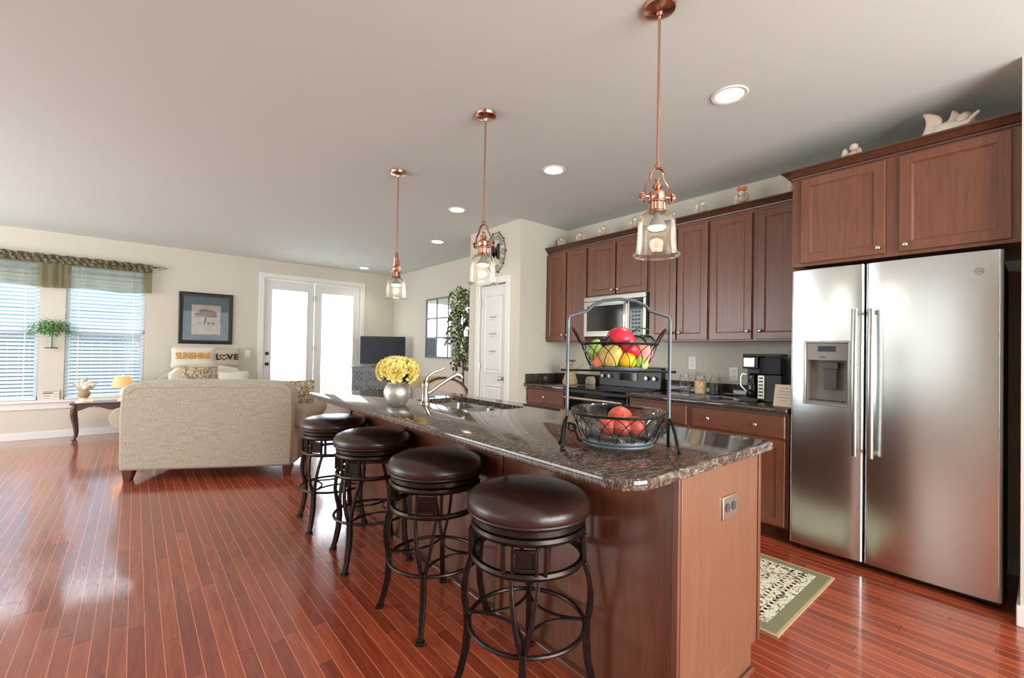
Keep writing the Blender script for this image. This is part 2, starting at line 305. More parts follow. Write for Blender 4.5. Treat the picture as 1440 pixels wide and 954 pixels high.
# ------------------------------------------------------------------ mesh helpers
class MB:
    def __init__(s): s.v = []; s.f = []; s.m = []; s.mi = 0; s.T = None
    def add(s, vs, fs):
        o = len(s.v)
        for p in vs:
            p = Vector(p)
            if s.T is not None: p = s.T @ p
            s.v.append(tuple(p))
        for f in fs: s.f.append([i + o for i in f]); s.m.append(s.mi)
        return s
    def box(s, x0, x1, y0, y1, z0, z1):
        vs = [(x, y, z) for x in (x0, x1) for y in (y0, y1) for z in (z0, z1)]
        return s.add(vs, [(0, 1, 3, 2), (4, 6, 7, 5), (0, 4, 5, 1), (2, 3, 7, 6), (0, 2, 6, 4), (1, 5, 7, 3)])
    def cyl(s, p0, p1, r0, r1=None, n=16):
        r1 = r0 if r1 is None else r1
        return s.tube([p0, p1], [r0, r1], n)
    def lathe(s, prof, n=32, c=(0, 0, 0), sx=1, sy=1):
        vs = []; fs = []
        for r, z in prof:
            for i in range(n):
                a = 2 * pi * i / n; vs.append((c[0] + r * cos(a) * sx, c[1] + r * sin(a) * sy, c[2] + z))
        for j in range(len(prof) - 1):
            for i in range(n):
                a = j * n + i; b_ = j * n + (i + 1) % n; fs.append((a, b_, b_ + n, a + n))
        if (Vector(prof[0]) - Vector(prof[-1])).length < .012: return s.add(vs, fs)
        if prof[0][0] > 1e-6: fs.append(list(range(n))[::-1])
        if prof[-1][0] > 1e-6: fs.append([len(vs) - n + i for i in range(n)])
        return s.add(vs, fs)
    def tube(s, pts, r, n=8, closed=False, flat=None):
        pts = [Vector(p) for p in pts]; k = len(pts); rr = r if isinstance(r, (list, tuple)) else [r] * k
        vs = []; fs = []; up = None
        for i, p in enumerate(pts):
            if closed: t = pts[(i + 1) % k] - pts[i - 1]
            else: t = pts[min(i + 1, k - 1)] - pts[max(i - 1, 0)]
            t.normalize()
            if up is None:
                up = Vector((0, 0, 1)) if abs(t.z) < 0.9 else Vector((1, 0, 0))
            u = (up - t * up.dot(t)); u.normalize(); v = t.cross(u); up = u
            for j in range(n):
                a = 2 * pi * j / n + (pi / 4 if n == 4 else 0)
                ca, sa = cos(a), sin(a)
                if flat: ca *= flat[0]; sa *= flat[1]
                vs.append(p + (u * ca + v * sa) * rr[i])
        seg = k if closed else k - 1
        for i in range(seg):
            for j in range(n):
                a = i * n + j; b_ = i * n + (j + 1) % n; c = ((i + 1) % k) * n + (j + 1) % n; d = ((i + 1) % k) * n + j
                fs.append((a, b_, c, d))
        if not closed: fs.append(list(range(n))[::-1]); fs.append([(k - 1) * n + j for j in range(n)])
        return s.add(vs, fs)
    def ring(s, c, R, r, n=40, m=8, ax='z', flat=None):
        pts = []
        for i in range(n):
            a = 2 * pi * i / n
            if ax == 'z': pts.append((c[0] + R * cos(a), c[1] + R * sin(a), c[2]))
            elif ax == 'y': pts.append((c[0] + R * cos(a), c[1], c[2] + R * sin(a)))
            else: pts.append((c[0], c[1] + R * cos(a), c[2] + R * sin(a)))
        return s.tube(pts, r, m, True, flat)
    def sphere(s, c, r, sc=(1, 1, 1), nu=20, nv=12, fn=None):
        vs = [(c[0], c[1], c[2] + r * sc[2])]; fs = []
        for j in range(1, nv):
            th = pi * j / nv
            for i in range(nu):
                a = 2 * pi * i / nu; x, y, z = sin(th) * cos(a), sin(th) * sin(a), cos(th)
                k = fn(x, y, z) if fn else 1
                vs.append((c[0] + r * sc[0] * x * k, c[1] + r * sc[1] * y * k, c[2] + r * sc[2] * z))
        vs.append((c[0], c[1], c[2] - r * sc[2])); e = len(vs) - 1
        for i in range(nu): fs.append((0, 1 + i, 1 + (i + 1) % nu))
        for j in range(nv - 2):
            for i in range(nu):
                a = 1 + j * nu + i; b_ = 1 + j * nu + (i + 1) % nu; fs.append((a, a + nu, b_ + nu, b_))
        for i in range(nu): fs.append((e, e - nu + (i + 1) % nu, e - nu + i))
        return s.add(vs, fs)
    def prism(s, poly, a0, a1, plane='xz'):
        n = len(poly)
        def P(p, a):
            return {'xz': (p[0], a, p[1]), 'xy': (p[0], p[1], a), 'yz': (a, p[0], p[1])}[plane]
        vs = [P(p, a0) for p in poly] + [P(p, a1) for p in poly]
        fs = [list(range(n)), [n + i for i in range(n)][::-1]] + [(i, i + n, (i + 1) % n + n, (i + 1) % n) for i in range(n)]
        return s.add(vs, fs)
    def panel(s, x0, x1, z0, z1, prof):
        """rect rings in the xz plane, prof = [(inset, y)...]; closed front and back"""
        vs = []; fs = []
        for ins, y in prof:
            vs += [(x0 + ins, y, z0 + ins), (x1 - ins, y, z0 + ins), (x1 - ins, y, z1 - ins), (x0 + ins, y, z1 - ins)]
        for j in range(len(prof) - 1):
            for i in range(4):
                a = j * 4 + i; b_ = j * 4 + (i + 1) % 4; fs.append((a, b_, b_ + 4, a + 4))
        fs.append((3, 2, 1, 0)); k = len(vs) - 4; fs.append((k, k + 1, k + 2, k + 3))
        return s.add(vs, fs)
    def grid(s, nx, ny, fn):
        vs = [fn(i / nx, j / ny) for j in range(ny + 1) for i in range(nx + 1)]
        fs = [(j * (nx + 1) + i, j * (nx + 1) + i + 1, (j + 1) * (nx + 1) + i + 1, (j + 1) * (nx + 1) + i) for j in range(ny) for i in range(nx)]
        return s.add(vs, fs)
def link(name, mb, mat, parent=None, bevel=0, smooth=True, subd=0, solid=0):
    me = bpy.data.meshes.new(name)
    me.from_pydata(mb.v, [], mb.f); me.validate()
    for mm in (mat if isinstance(mat, (list, tuple)) else [mat]): me.materials.append(M[mm])
    if len(me.polygons) == len(mb.m):
        me.polygons.foreach_set('material_index', mb.m)
    import bmesh
    bm = bmesh.new(); bm.from_mesh(me)
    if not solid: bmesh.ops.recalc_face_normals(bm, faces=bm.faces)
    bm.to_mesh(me); bm.free()
    if smooth:
        me.shade_smooth()
        me.set_sharp_from_angle(angle=radians(38))
    o = bpy.data.objects.new(name, me); COL.objects.link(o)
    if parent: o.parent = parent
    if solid:
        md = o.modifiers.new('solid', 'SOLIDIFY'); md.thickness = solid; md.offset = 0
    if bevel:
        md = o.modifiers.new('bevel', 'BEVEL'); md.width = bevel; md.segments = 2; md.limit_method = 'ANGLE'; md.angle_limit = radians(40)
        md.harden_normals = False
    if subd:
        md = o.modifiers.new('sub', 'SUBSURF'); md.levels = subd; md.render_levels = subd
    return o
def thing(name, label, cat, loc=(0, 0, 0), rz=0, group=None):
    o = bpy.data.objects.new(name, None); o.empty_display_size = 0.1; COL.objects.link(o)
    o.location = loc; o.rotation_euler = (0, 0, rz); o['label'] = label; o['category'] = cat
    if group: o['group'] = group
    return o
def tag(o, label, cat, group=None):
    o['label'] = label; o['category'] = cat
    if group: o['group'] = group
    return o
def struct(name, mb, mat, bevel=0, smooth=False, label=None):
    o = link(name, mb, mat, None, bevel, smooth); o['kind'] = 'structure'
    if label: o['label'] = label
    return o
def sroot(name):
    o = bpy.data.objects.new(name, None); o.empty_display_size = 0.1; COL.objects.link(o); o['kind'] = 'structure'; return o
def kids(o): return [c for c in bpy.data.objects if c.parent is o]
def dup(root, loc, rz=None, label=None, group=None, scale=None):
    r = root.copy(); COL.objects.link(r); r.location = loc
    if rz is not None: r.rotation_euler = (r.rotation_euler[0], r.rotation_euler[1], rz)
    if label: r['label'] = label
    if group: r['group'] = group
    if scale: r.scale = scale
    def rec(a, b_):
        for ch in kids(a):
            c = ch.copy(); COL.objects.link(c); c.parent = b_; rec(ch, c)
    rec(root, r); return r
def text(name, s, size, mat, parent, loc, rot, extrude=0.001, align='CENTER', sx=1.0, bold=0.0):
    cu = bpy.data.curves.new(name, 'FONT'); cu.body = s; cu.size = size; cu.extrude = extrude; cu.align_x = align; cu.align_y = 'CENTER'; cu.offset = bold
    t = bpy.data.objects.new(name, cu); COL.objects.link(t)
    dg = bpy.context.evaluated_depsgraph_get(); dg.update()
    me = bpy.data.meshes.new_from_object(t.evaluated_get(dg)); bpy.data.objects.remove(t)
    me.materials.clear(); me.materials.append(M[mat])
    o = bpy.data.objects.new(name, me); COL.objects.link(o); o.parent = parent; o.location = loc; o.rotation_euler = rot; o.scale = (sx, 1, 1)
    return o
RW = -pi / 2          # things on the right wall: local x runs to the viewer's right, local -y faces the room
def arc(c, r, a0, a1, n, plane='xz', sx=1, sz=1):
    out = []
    for i in range(n + 1):
        a = a0 + (a1 - a0) * i / n; u, v = r * cos(a) * sx, r * sin(a) * sz
        out.append({'xz': (c[0] + u, c[1], c[2] + v), 'xy': (c[0] + u, c[1] + v, c[2]), 'yz': (c[0], c[1] + u, c[2] + v)}[plane])
    return out

# ================================================================== THE SETTING
H = 2.74
XL, XR, YB, YF = -3.6, 4.0, 8.5, -3.0
struct('floor', MB().box(XL - .1, XR + .1, YF - .1, YB + .15, -0.1, 0), 'floor')
struct('ceiling', MB().box(XL - .1, XR + .1, YF - .1, YB + .15, H, H + .1), 'ceil')
WT = .12
wb = MB()
OPN = [(-1.78, -.97, .51, 2.36), (-.73, .10, .51, 2.36), (1.65, 3.30, 0.0, 2.44)]
x = XL - .1
for (a, b_, z0, z1) in OPN:
    wb.box(x, a, YB, YB + WT, 0, H); wb.box(a, b_, YB, YB + WT, z1, H)
    if z0 > 0: wb.box(a, b_, YB, YB + WT, 0, z0)
    x = b_
wb.box(x, XR + .1, YB, YB + WT, 0, H)
struct('wall_back', wb, 'wall')
struct('wall_right', MB().box(XR, XR + .1, YF, YB, 0, H), 'wall')
# pantry box (front wall carries the door) and short wall beside the refrigerator
wp = MB(); wp.box(3.25, 3.35, 3.745, 3.98, 0, H); wp.box(3.25, 3.35, 3.98, 4.49, 2.06, H); wp.box(3.25, 3.35, 4.49, 4.72, 0, H); wp.box(3.35, XR, 4.62, 4.72, 0, H)
struct('wall_pantry', wp, 'wall')
struct('wall_pantry_side', MB().box(3.35, XR, 3.745, 3.845, 0, H), 'wall')
struct('wall_stub', MB().box(3.26, XR, -.09, .073, 0, H), 'wall')
# unseen far sides of the room, with their window openings
wl = MB(); wl.box(XL - .1, XL, YF, 3.6, 0, H); wl.box(XL - .1, XL, 8.0, YB, 0, H); wl.box(XL - .1, XL, 3.6, 8.0, 0, .4); wl.box(XL - .1, XL, 3.6, 8.0, 2.5, H)
struct('wall_left', wl, 'wall')
wf = MB(); wf.box(XL, -.3, YF - .1, YF, 0, H); wf.box(3.1, XR, YF - .1, YF, 0, H); wf.box(-.3, 3.1, YF - .1, YF, 2.5, H); wf.box(-.3, 3.1, YF - .1, YF, 0, .3)
struct('wall_front', wf, 'wall')
def base(name, segs):
    mb = MB()
    for x0, x1, y0, y1 in segs: mb.box(x0, x1, y0, y1, 0, .095)
    struct(name, mb, 'trim', .004)
base('baseboard_back', [(XL, 1.56, YB - .015, YB), (3.39, XR, YB - .015, YB)])
base('baseboard_right', [(XR - .015, XR, 4.72, YB - .015), (XR - .015, XR, .087, .6)])
base('baseboard_stub', [(3.245, 3.26, -.105, .086), (3.26, XR - .015, .073, .086)])
base('baseboard_pantry', [(3.235, 3.25, 3.73, 3.91), (3.235, 3.25, 4.56, 4.735), (3.25, XR - .015, 4.72, 4.735)])
base('baseboard_left', [(XL, XL + .015, YF, YB - .015)])
struct('trim_1', MB().box(XL, .17, YB - .05, YB + .02, .475, .51).box(XL, .14, YB - .018, YB, .39, .475), 'trim', .004)   # sill board and apron
# windows
def window(name, x0, x1, z0, z1):
    r = sroot(name); r.location = (x0, YB, z0); w_, h_ = x1 - x0, z1 - z0
    f = MB()
    for a in ((0, .045, 0, h_), (w_ - .045, w_, 0, h_), (0, w_, 0, .045), (0, w_, h_ - .045, h_), (0, w_, h_ * .49, h_ * .49 + .05)):
        f.box(a[0], a[1], .05, .10, a[2], a[3])
    link('window_frame', f, 'trim', r, .003)
    link('window_glass', MB().box(.03, w_ - .03, .072, .078, .03, h_ - .03), 'pane', r)
window('window_1', *OPN[0]); window('window_2', *OPN[1])
# french doors
cas = MB(); cas.box(1.57, 1.65, YB - .02, YB, 0, 2.52); cas.box(3.30, 3.385, YB - .02, YB, 0, 2.52); cas.box(1.65, 3.30, YB - .02, YB, 2.44, 2.52)
cas.box(1.65, 3.30, YB + .0, YB + .1, 2.425, 2.44)
struct('trim_2', cas, 'trim', .004)
def leaf(name, x0, x1, hw):
    r = sroot(name); r.location = (x0, YB + .02, 0); w_ = x1 - x0
    f = MB()
    st = .115
    for a in ((0, st, .012, 2.42), (w_ - st, w_, .012, 2.42), (st, w_ - st, .012, .30), (st, w_ - st, 2.26, 2.42)): f.box(a[0], a[1], 0, .045, a[2], a[3])
    for a in ((st - .02, st + .008, .28, 2.28), (w_ - st - .008, w_ - st + .02, .28, 2.28), (st, w_ - st, .28, .31), (st, w_ - st, 2.25, 2.28)): f.box(a[0], a[1], -.008, .0, a[2], a[3])
    link('door_panel', f, 'door', r, .003)
    link('door_glass', MB().box(st, w_ - st, .02, .026, .3, 2.26), 'pane', r)
    if hw:
        for z in (.97, 1.15):
            k = MB(); k.cyl((.06, 0, z), (.06, -.012, z), .03); k.cyl((.06, -.012, z), (.06, -.045, z), .012)
            k.sphere((.06, -.055, z), .026, (1, .6, 1)) if z < 1 else k.box(.052, .068, -.055, -.04, z - .018, z + .018)
            link('door_knob' if z < 1 else 'deadbolt', k, 'iron', r)
    else:
        for z in (.3, 1.25, 2.15):
            link('hinge', MB().cyl((-.004, -.012, z - .05), (-.004, -.012, z + .05), .008).box(-.03, .02, -.006, -.001, z - .045, z + .045), 'nickel', r)
leaf('door_1', 1.655, 2.465, True); leaf('door_2', 2.475, 3.295, False)
# pantry door (faces -X)
r = sroot('door_3'); r.location = (3.262, 4.485, 0); r.rotation_euler = (0, 0, RW)
f = MB(); W_ = .50
f.box(0, W_, .004, .038, .01, 2.05)
link('door_panel', f, 'door', r)
for z0, z1 in ((.16, .86), (1.0, 1.94)):
    p = MB(); p.panel(.075, W_ - .075, z0, z1, [(0, .004), (0, -.003), (.012, -.006), (.03, .0035), (.05, -.004)])
    link('raised_panel', p, 'door', r, smooth=False)
k = MB(); k.cyl((W_ - .055, 0, .945), (W_ - .055, -.01, .945), .028); k.cyl((W_ - .055, -.01, .945), (W_ - .055, -.035, .945), .01); k.sphere((W_ - .055, -.05, .945), .027)
link('door_knob', k, 'nickel', r)
for z in (.25, 1.07, 1.86): link('hinge', MB().cyl((.0, -.014, z - .045), (.0, -.014, z + .045), .007), 'nickel', r)
for z, s_ in ((1.66, 'Bless'), (1.46, 'gather'), (1.25, 'Pantry')):   # small grey lettering too small to read in the photo: drawn as script strokes
    mb = MB(); x = .19
    for q in range(5):
        mb.tube([(x + q * .026, -.0075, z), (x + q * .026 + .006, -.0075, z + (.022 if q % 2 == 0 else .012)), (x + q * .026 + .016, -.0075, z + .002), (x + q * .026 + .026, -.0075, z + .006)], .0022, 5)
    mb.box(.20, .28, -.0085, -.0065, z - .026, z - .022)
    link('lettering_decal', mb, 'greyink', r)
cs = MB(); cs.box(3.232, 3.25, 3.905, 3.98, 0, 2.135); cs.box(3.232, 3.25, 4.49, 4.565, 0, 2.135); cs.box(3.232, 3.25, 3.98, 4.49, 2.06, 2.135)
struct('trim_3', cs, 'trim', .004)

# ================================================================== CABINETS
def door_mb(w_, h_, x0=0, z0=0, y=0.0, rail=.052):
    return MB().panel(x0, x0 + w_, z0, z0 + h_, [(0, y), (0, y - .017), (.003, y - .02), (rail, y - .02), (rail + .002, y - .0155), (rail + .009, y - .0125), (rail + .011, y - .011)])
def knob_mb(x, z, y=-.02):
    return MB().cyl((x, y, z), (x, y - .018, z), .005, .006, 10).sphere((x, y - .022, z), .0135, (1, .55, 1), 14, 8)
def cabinet(name, label, Yl, Yr, X0, z0, z1, depth, doors, drawers=(), toe=0, group=None, crown=0):
    w_ = Yl - Yr
    t = thing(name, label, 'cabinet', (X0, Yl, z0 if not toe else 0), RW, group)
    zb = 0 if not toe else toe; h_ = z1 - z0
    body = MB().box(0, w_, 0, depth, zb, z1 - (z0 if not toe else 0))
    link('body', body, 'cab', t, .0015)
    if toe: link('toe_kick', MB().box(0, w_, .06, .075, 0, toe), 'cab_dark', t)
    for (a, b_, c, d, kx, kz) in doors:
        o = link('door', door_mb(b_ - a, d - c, a, c), 'cab', t, smooth=False)
        if kx is not None: link('knob', knob_mb(kx, kz), 'nickel', o)
    for (a, b_, c, d, ks) in drawers:
        o = link('drawer', MB().panel(a, b_, c, d, [(0, 0), (0, -.015), (.006, -.02), (.012, -.02)]), 'cabx', t, smooth=False)
        for kx in ks: link('knob', knob_mb(kx, (c + d) / 2), 'nickel', o)
    return t
ub, ut = 1.38, 2.41
hh = ut - ub
cabinet('wall_cabinet', 'brown two-door wall cabinet at the far left end, beside the white corner wall', 3.742, 3.14, 3.67, ub, ut, .325,
        [(.012, .305, .012, hh - .03, .275, .075), (.325, .598, .012, hh - .03, .352, .075)])
cabinet('wall_cabinet', 'short brown two-door wall cabinet above the microwave', 3.138, 2.382, 3.67, 1.845, ut, .325,
        [(.03, .37, .012, .53, .345, .055), (.39, .735, .012, .53, .415, .055)])
cabinet('wall_cabinet', 'brown two-door wall cabinet just right of the microwave', 2.38, 1.812, 3.67, ub, ut, .325,
        [(.012, .272, .012, hh - .03, .245, .075), (.29, .558, .012, hh - .03, .316, .075)])
cabinet('wall_cabinet', 'brown two-door wall cabinet above the coffee maker, left of the refrigerator', 1.81, 1.102, 3.67, ub, ut, .325,
        [(.016, .345, .012, hh - .03, .318, .075), (.385, .70, .012, hh - .03, .412, .075)])
def crown_prof(h0, h1, out):   # (y,z) cross section
    d = h1 - h0
    return [(0.02, h0), (-.008, h0), (-.010, h0 + .2 * d), (-.022, h0 + .28 * d), (-.028, h0 + .5 * d), (-out * .8, h0 + .74 * d), (-out * .86, h0 + .78 * d), (-out, h0 + .82 * d), (-out, h1), (0.02, h1)]
cr = MB(); cr.T = Matrix.Translation((3.67, 3.742, 0)) @ Matrix.Rotation(RW, 4, 'Z')
cr.prism(crown_prof(2.411, 2.465, .05), 0, 2.64, 'yz')
tag(link('crown_molding', cr, 'cab_dark', None), 'long dark wood crown molding along the tops of the wall cabinets left of the refrigerator', 'molding')
# cabinet over the refrigerator, deeper and higher
t = cabinet('refrigerator_cabinet', 'deep brown two-door cabinet directly above the stainless refrigerator', 1.10, .075, 3.38, 1.862, 2.45, .615,
            [(.055, .492, .02, .575, .462, .055), (.555, .992, .02, .575, .585, .055)])
cw = MB(); cw.prism(crown_prof(.588, .645, .055), -.0, 1.025, 'yz')
cw2 = MB(); cw2.T = Matrix.Rotation(-pi / 2, 4, 'Z'); cw2.prism([(y_ + 0.0, z_) for y_, z_ in crown_prof(.588, .645, .055)], -.615, .0, 'yz')
for v in cw2.v: cw.v.append(v)
o_ = len(cw.v) - len(cw2.v)
for f_ in cw2.f: cw.f.append([i + o_ for i in f_]); cw.m.append(0)
cw.box(-.055, 0, -.055, 0, .588 + .047, .645)
link('crown', cw, 'cab_dark', t)
# base cabinets
bz0, bz1 = 0, .878
cabinet('base_cabinet', 'brown base cabinet with one drawer, left of the range', 3.742, 3.145, 3.38, 0, bz1, .61,
        [(.02, .29, .11, .685, .265, .62), (.305, .578, .11, .685, .33, .62)], [(.02, .578, .705, .858, (.30,))], toe=.1)
cabinet('base_cabinet', 'brown base cabinet with one drawer, just right of the range', 2.382, 1.812, 3.38, 0, bz1, .61,
        [(.02, .275, .11, .685, .25, .62), (.29, .55, .11, .685, .315, .62)], [(.02, .55, .705, .858, (.285,))], toe=.1)
cabinet('base_cabinet', 'brown base cabinet with a wide two-knob drawer, next to the refrigerator', 1.81, 1.105, 3.38, 0, bz1, .61,
        [(.02, .34, .11, .685, .315, .62), (.36, .685, .11, .685, .385, .62)], [(.02, .685, .705, .858, (.16, .50))], toe=.1)
def worktop(name, label, outer, hole=None, z=.914, th=.036, mat='granite', splash=None):
    """outer/hole: lists of xy, outer counter-clockwise; eased edge"""
    import bmesh
    bm = bmesh.new()
    def inset(loop, d):
        n = len(loop); out = []
        for i in range(n):
            p0, p, p1 = Vector(loop[i - 1]), Vector(loop[i]), Vector(loop[(i + 1) % n])
            e0, e1 = (p - p0).normalized(), (p1 - p).normalized()
            n0, n1 = Vector((-e0.y, e0.x)), Vector((-e1.y, e1.x))
            bsc = (n0 + n1).normalized(); out.append(tuple(p + bsc * d / max(.3, bsc.dot(n0))))
        return out
    rings = []
    for d, zz in ((.006, z), (.002, z - .002), (0, z - .006), (0, z - th + .006), (.002, z - th + .002), (.006, z - th)):
        rings.append([bm.verts.new((p[0], p[1], zz)) for p in inset(outer, d)])
    n = len(outer)
    for a, b_ in zip(rings, rings[1:]):
        for i in range(n): bm.faces.new((a[i], b_[i], b_[(i + 1) % n], a[(i + 1) % n]))
    hr = []
    if hole:
        for zz in (z, z - th): hr.append([bm.verts.new((p[0], p[1], zz)) for p in hole])
        k = len(hole)
        for i in range(k): bm.faces.new((hr[0][i], hr[0][(i + 1) % k], hr[1][(i + 1) % k], hr[1][i]))
    for idx, rr_ in ((0, rings[0]), (1, rings[-1])):
        es = [bm.edges.get((rr_[i], rr_[(i + 1) % n])) for i in range(n)]
        if hole: es += [bm.edges.get((hr[idx][i], hr[idx][(i + 1) % k])) for i in range(k)]
        bmesh.ops.triangle_fill(bm, use_beauty=True, edges=es)
    if splash:
        pass
    bmesh.ops.recalc_face_normals(bm, faces=bm.faces)
    me = bpy.data.meshes.new(name); bm.to_mesh(me); bm.free(); me.materials.append(M[mat])
    me.shade_smooth(); me.set_sharp_from_angle(angle=radians(50))
    o = bpy.data.objects.new(name, me); COL.objects.link(o); tag(o, label, 'countertop'); return o
def rrect(x0, x1, y0, y1, rads):
    out = []
    for (cx, cy, a0), r_ in zip(((x0, y0, pi), (x1, y0, 1.5 * pi), (x1, y1, 0), (x0, y1, .5 * pi)), rads):
        sx_ = 1 if cx == x0 else -1; sy_2 = 1 if cy == y0 else -1
        c = (cx + sx_ * r_, cy + sy_2 * r_); n = 8 if r_ > .02 else 2
        for i in range(n + 1):
            a = a0 + pi / 2 * i / n; out.append((c[0] + r_ * cos(a), c[1] + r_ * sin(a)))
    return out
cl = worktop('countertop', 'short dark granite countertop left of the range', rrect(3.325, 3.985, 3.142, 3.742, [.008] * 4), mat='granite_dark')
link('backsplash', MB().box(3.966, 3.985, 3.142, 3.742, .914, 1.015).box(3.345, 3.966, 3.724, 3.742, .914, 1.015), 'granite_dark', cl, .002)
cl = worktop('countertop', 'dark granite countertop between the range and the refrigerator', rrect(3.325, 3.985, 1.105, 2.384, [.008] * 4), mat='granite_dark')
link('backsplash', MB().box(3.966, 3.985, 1.105, 2.384, .914, 1.015), 'granite_dark', cl, .002)

# ---- range
t = thing('range', 'black and stainless electric range set between the dark base cabinets', 'range', (3.36, 3.137, 0), RW)
rw = .75
link('body', MB().box(.003, rw - .003, .03, .62, .09, .895), 'black', t, .003)
link('base_drawer', MB().box(.006, rw - .006, .0, .03, .10, .24), 'steel2', t, .004)
o = link('oven_door', MB().box(.004, rw - .004, .0, .03, .255, .87), 'blackgloss', t, .004)
hd = MB(); hd.cyl((.03, -.045, .815), (rw - .03, -.045, .815), .016, n=14)
for x in (.05, rw - .05): hd.cyl((x, 0, .815), (x, -.045, .815), .011, n=10)
link('oven_handle', hd, 'steel2', o)
link('oven_window', MB().box(.12, rw - .12, -.003, .0, .36, .72), 'blackgloss', o)
ck = link('cooktop', MB().box(.0, rw, -.01, .60, .896, .918), 'blackgloss', t, .004)
for x, y, r_ in ((.2, .16, .10), (.55, .16, .08), (.2, .42, .08), (.55, .42, .10)):
    link('burner_ring', MB().ring((x, y, .9185), r_, .0015, 32, 4), 'darkgrey', ck)
bgp = link('backguard', MB().prism([(.53, .918), (.545, 1.12), (.59, 1.13), (.615, 1.13), (.615, .918)], 0.0, rw, 'yz'), 'black', t, .004)
link('control_display', MB().box(.27, .48, .528, .535, .985, 1.06), 'blackgloss', bgp)
for x in (.06, .15, .60, .69):
    link('control_knob', MB().cyl((x, .538, 1.02), (x, .505, 1.02), .022, .018), 'steel2', bgp)
# ---- microwave
t = thing('microwave', 'stainless over-range microwave with a dark glass door', 'microwave', (3.62, 3.137, 1.43), RW)
mw = .752; mh = .41
link('body', MB().box(0, mw, .03, .365, 0, mh), 'darkgrey', t, .002)
link('vent_trim', MB().box(0, mw, .0, .03, mh - .045, mh), 'steel2', t, .002)
o = link('door', MB().panel(.0, .565, .0, mh - .047, [(0, .03), (0, .004), (.004, 0), (.035, 0), (.038, .003)]), 'steel2', t)
link('door_window', MB().box(.04, .50, .0015, .006, .055, mh - .095), 'blackgloss', o, .001)
hp = MB(); hp.tube([(.54, -.0, .035), (.54, -.035, .06), (.54, -.042, .18), (.54, -.035, mh - .10), (.54, .0, mh - .075)], .011, 10)
link('handle', hp, 'chrome', o)
cp = link('control_panel', MB().box(.568, mw - .03, .0, .03, .0, mh - .047), 'blackgloss', t, .002)
kb = MB()
for i in range(3):
    for j in range(6): kb.box(.60 + i * .035, .625 + i * .035, -.0015, .0, .04 + j * .036, .06 + j * .036)
link('keypad', kb, 'darkgrey', cp)
link('side_trim', MB().box(mw - .029, mw, .0, .03, .0, mh - .047), 'steel2', t, .002)

# ---- refrigerator
t = thing('refrigerator', 'large stainless side-by-side refrigerator with water dispenser', 'refrigerator', (3.34, 1.092, 0), RW)
fw = .958
link('case', MB().box(.006, fw - .006, .085, .655, .03, 1.80), 'darkgrey', t, .006)
link('base_grille', MB().box(.01, fw - .01, .05, .085, .015, .10).box(.02, fw - .02, .045, .05, .03, .04).box(.02, fw - .02, .045, .05, .055, .065), 'black', t, .002)
def fr_door(x0, x1, hole=None):
    # vertical prism with softly curved front
    w_ = x1 - x0; pts = [(x0, .08), (x0, .022)]
    for i in range(1, 4): pts.append((x0 + .018 * (1 - cos(pi / 2 * i / 3)), .022 - .018 * sin(pi / 2 * i / 3) + 0.0))
    nseg = 8
    for i in range(1, nseg): u = i / nseg; pts.append((x0 + .018 + (w_ - .036) * u, .004 - .010 * 4 * u * (1 - u)))
    for i in range(3, 0, -1): pts.append((x1 - .018 * (1 - cos(pi / 2 * i / 3)), .022 - .018 * sin(pi / 2 * i / 3)))
    pts += [(x1, .022), (x1, .08)]
    return pts
seamx = .396
mb = MB(); pts = fr_door(0, seamx - .002)
mb.prism(pts, .045, .966, 'xy'); mb.prism(pts, 1.362, 1.83, 'xy')
lft = [(0, .08)] + [p for p in pts if p[0] < .088 and p != (0, .08)] + [(.088, .004 - .010 * 4 * .2 * .8), (.088, .08)]
mb.prism(lft, .966, 1.362, 'xy')
rgt = [(.325, .08), (.325, .004 - .010 * 4 * .84 * .16)] + [p for p in pts if p[0] > .326]
mb.prism(rgt, .966, 1.362, 'xy')
dl = link('freezer_door', mb, 'steel', t)
dr = link('fridge_door', MB().prism(fr_door(seamx + .004, fw), .045, 1.83, 'xy'), 'steel', t)
for nm, xx, par, s_ in (('handle', seamx - .035, dl, 1), ('handle', seamx + .042, dr, -1)):
    hp = MB(); z0, z1 = .68, 1.555
    hp.tube([(xx, -.058 - .012 * sin(pi * i / 16), z0 + (z1 - z0) * i / 16) for i in range(17)], .0175, 14, flat=(1.0, .8))
    for z in (z0 + .02, z1 - .02): hp.tube([(xx, -.056, z), (xx, .0, z)], .013, 10)
    link('handle', hp, 'steel2', par)
dp = link('dispenser', MB().panel(.088, .325, .966, 1.362, [(-.008, -.0085), (-.006, -.012), (.004, -.012), (.008, -.006), (.012, .0)]).box(.09, .323, .05, .06, .968, 1.36), 'steel2', dl)
# make the dispenser an open niche
bpy.data.objects.remove(dp)
fr = MB()
for a in ((.080, .096, .960, 1.368), (.317, .333, .960, 1.368), (.096, .317, .960, .976), (.096, .317, 1.354, 1.368)): fr.box(a[0], a[1], -.012, .03, a[2], a[3])
dp = link('dispenser', fr, 'steel2', dl, .004)
nb = MB(); nb.box(.096, .317, .07, .076, .976, 1.354); nb.box(.096, .102, .0, .07, .976, 1.25); nb.box(.311, .317, .0, .07, .976, 1.25); nb.box(.102, .311, .0, .07, .976, .984)
link('niche', nb, 'greypl', dp)
cpn = MB().box(.096, .317, -.004, .02, 1.245, 1.354)
link('control_panel', cpn, 'greypl', dp, .002)
link('display', MB().box(.16, .255, -.006, -.004, 1.30, 1.335).box(.17, .20, -.007, -.004, 1.262, 1.268), 'black', dp)
pd = MB(); pd.box(.185, .255, .02, .03, 1.06, 1.20); pd.box(.178, .262, .01, .05, 1.19, 1.235); link('dispenser_paddle', pd, 'darkgrey', dp, .003)
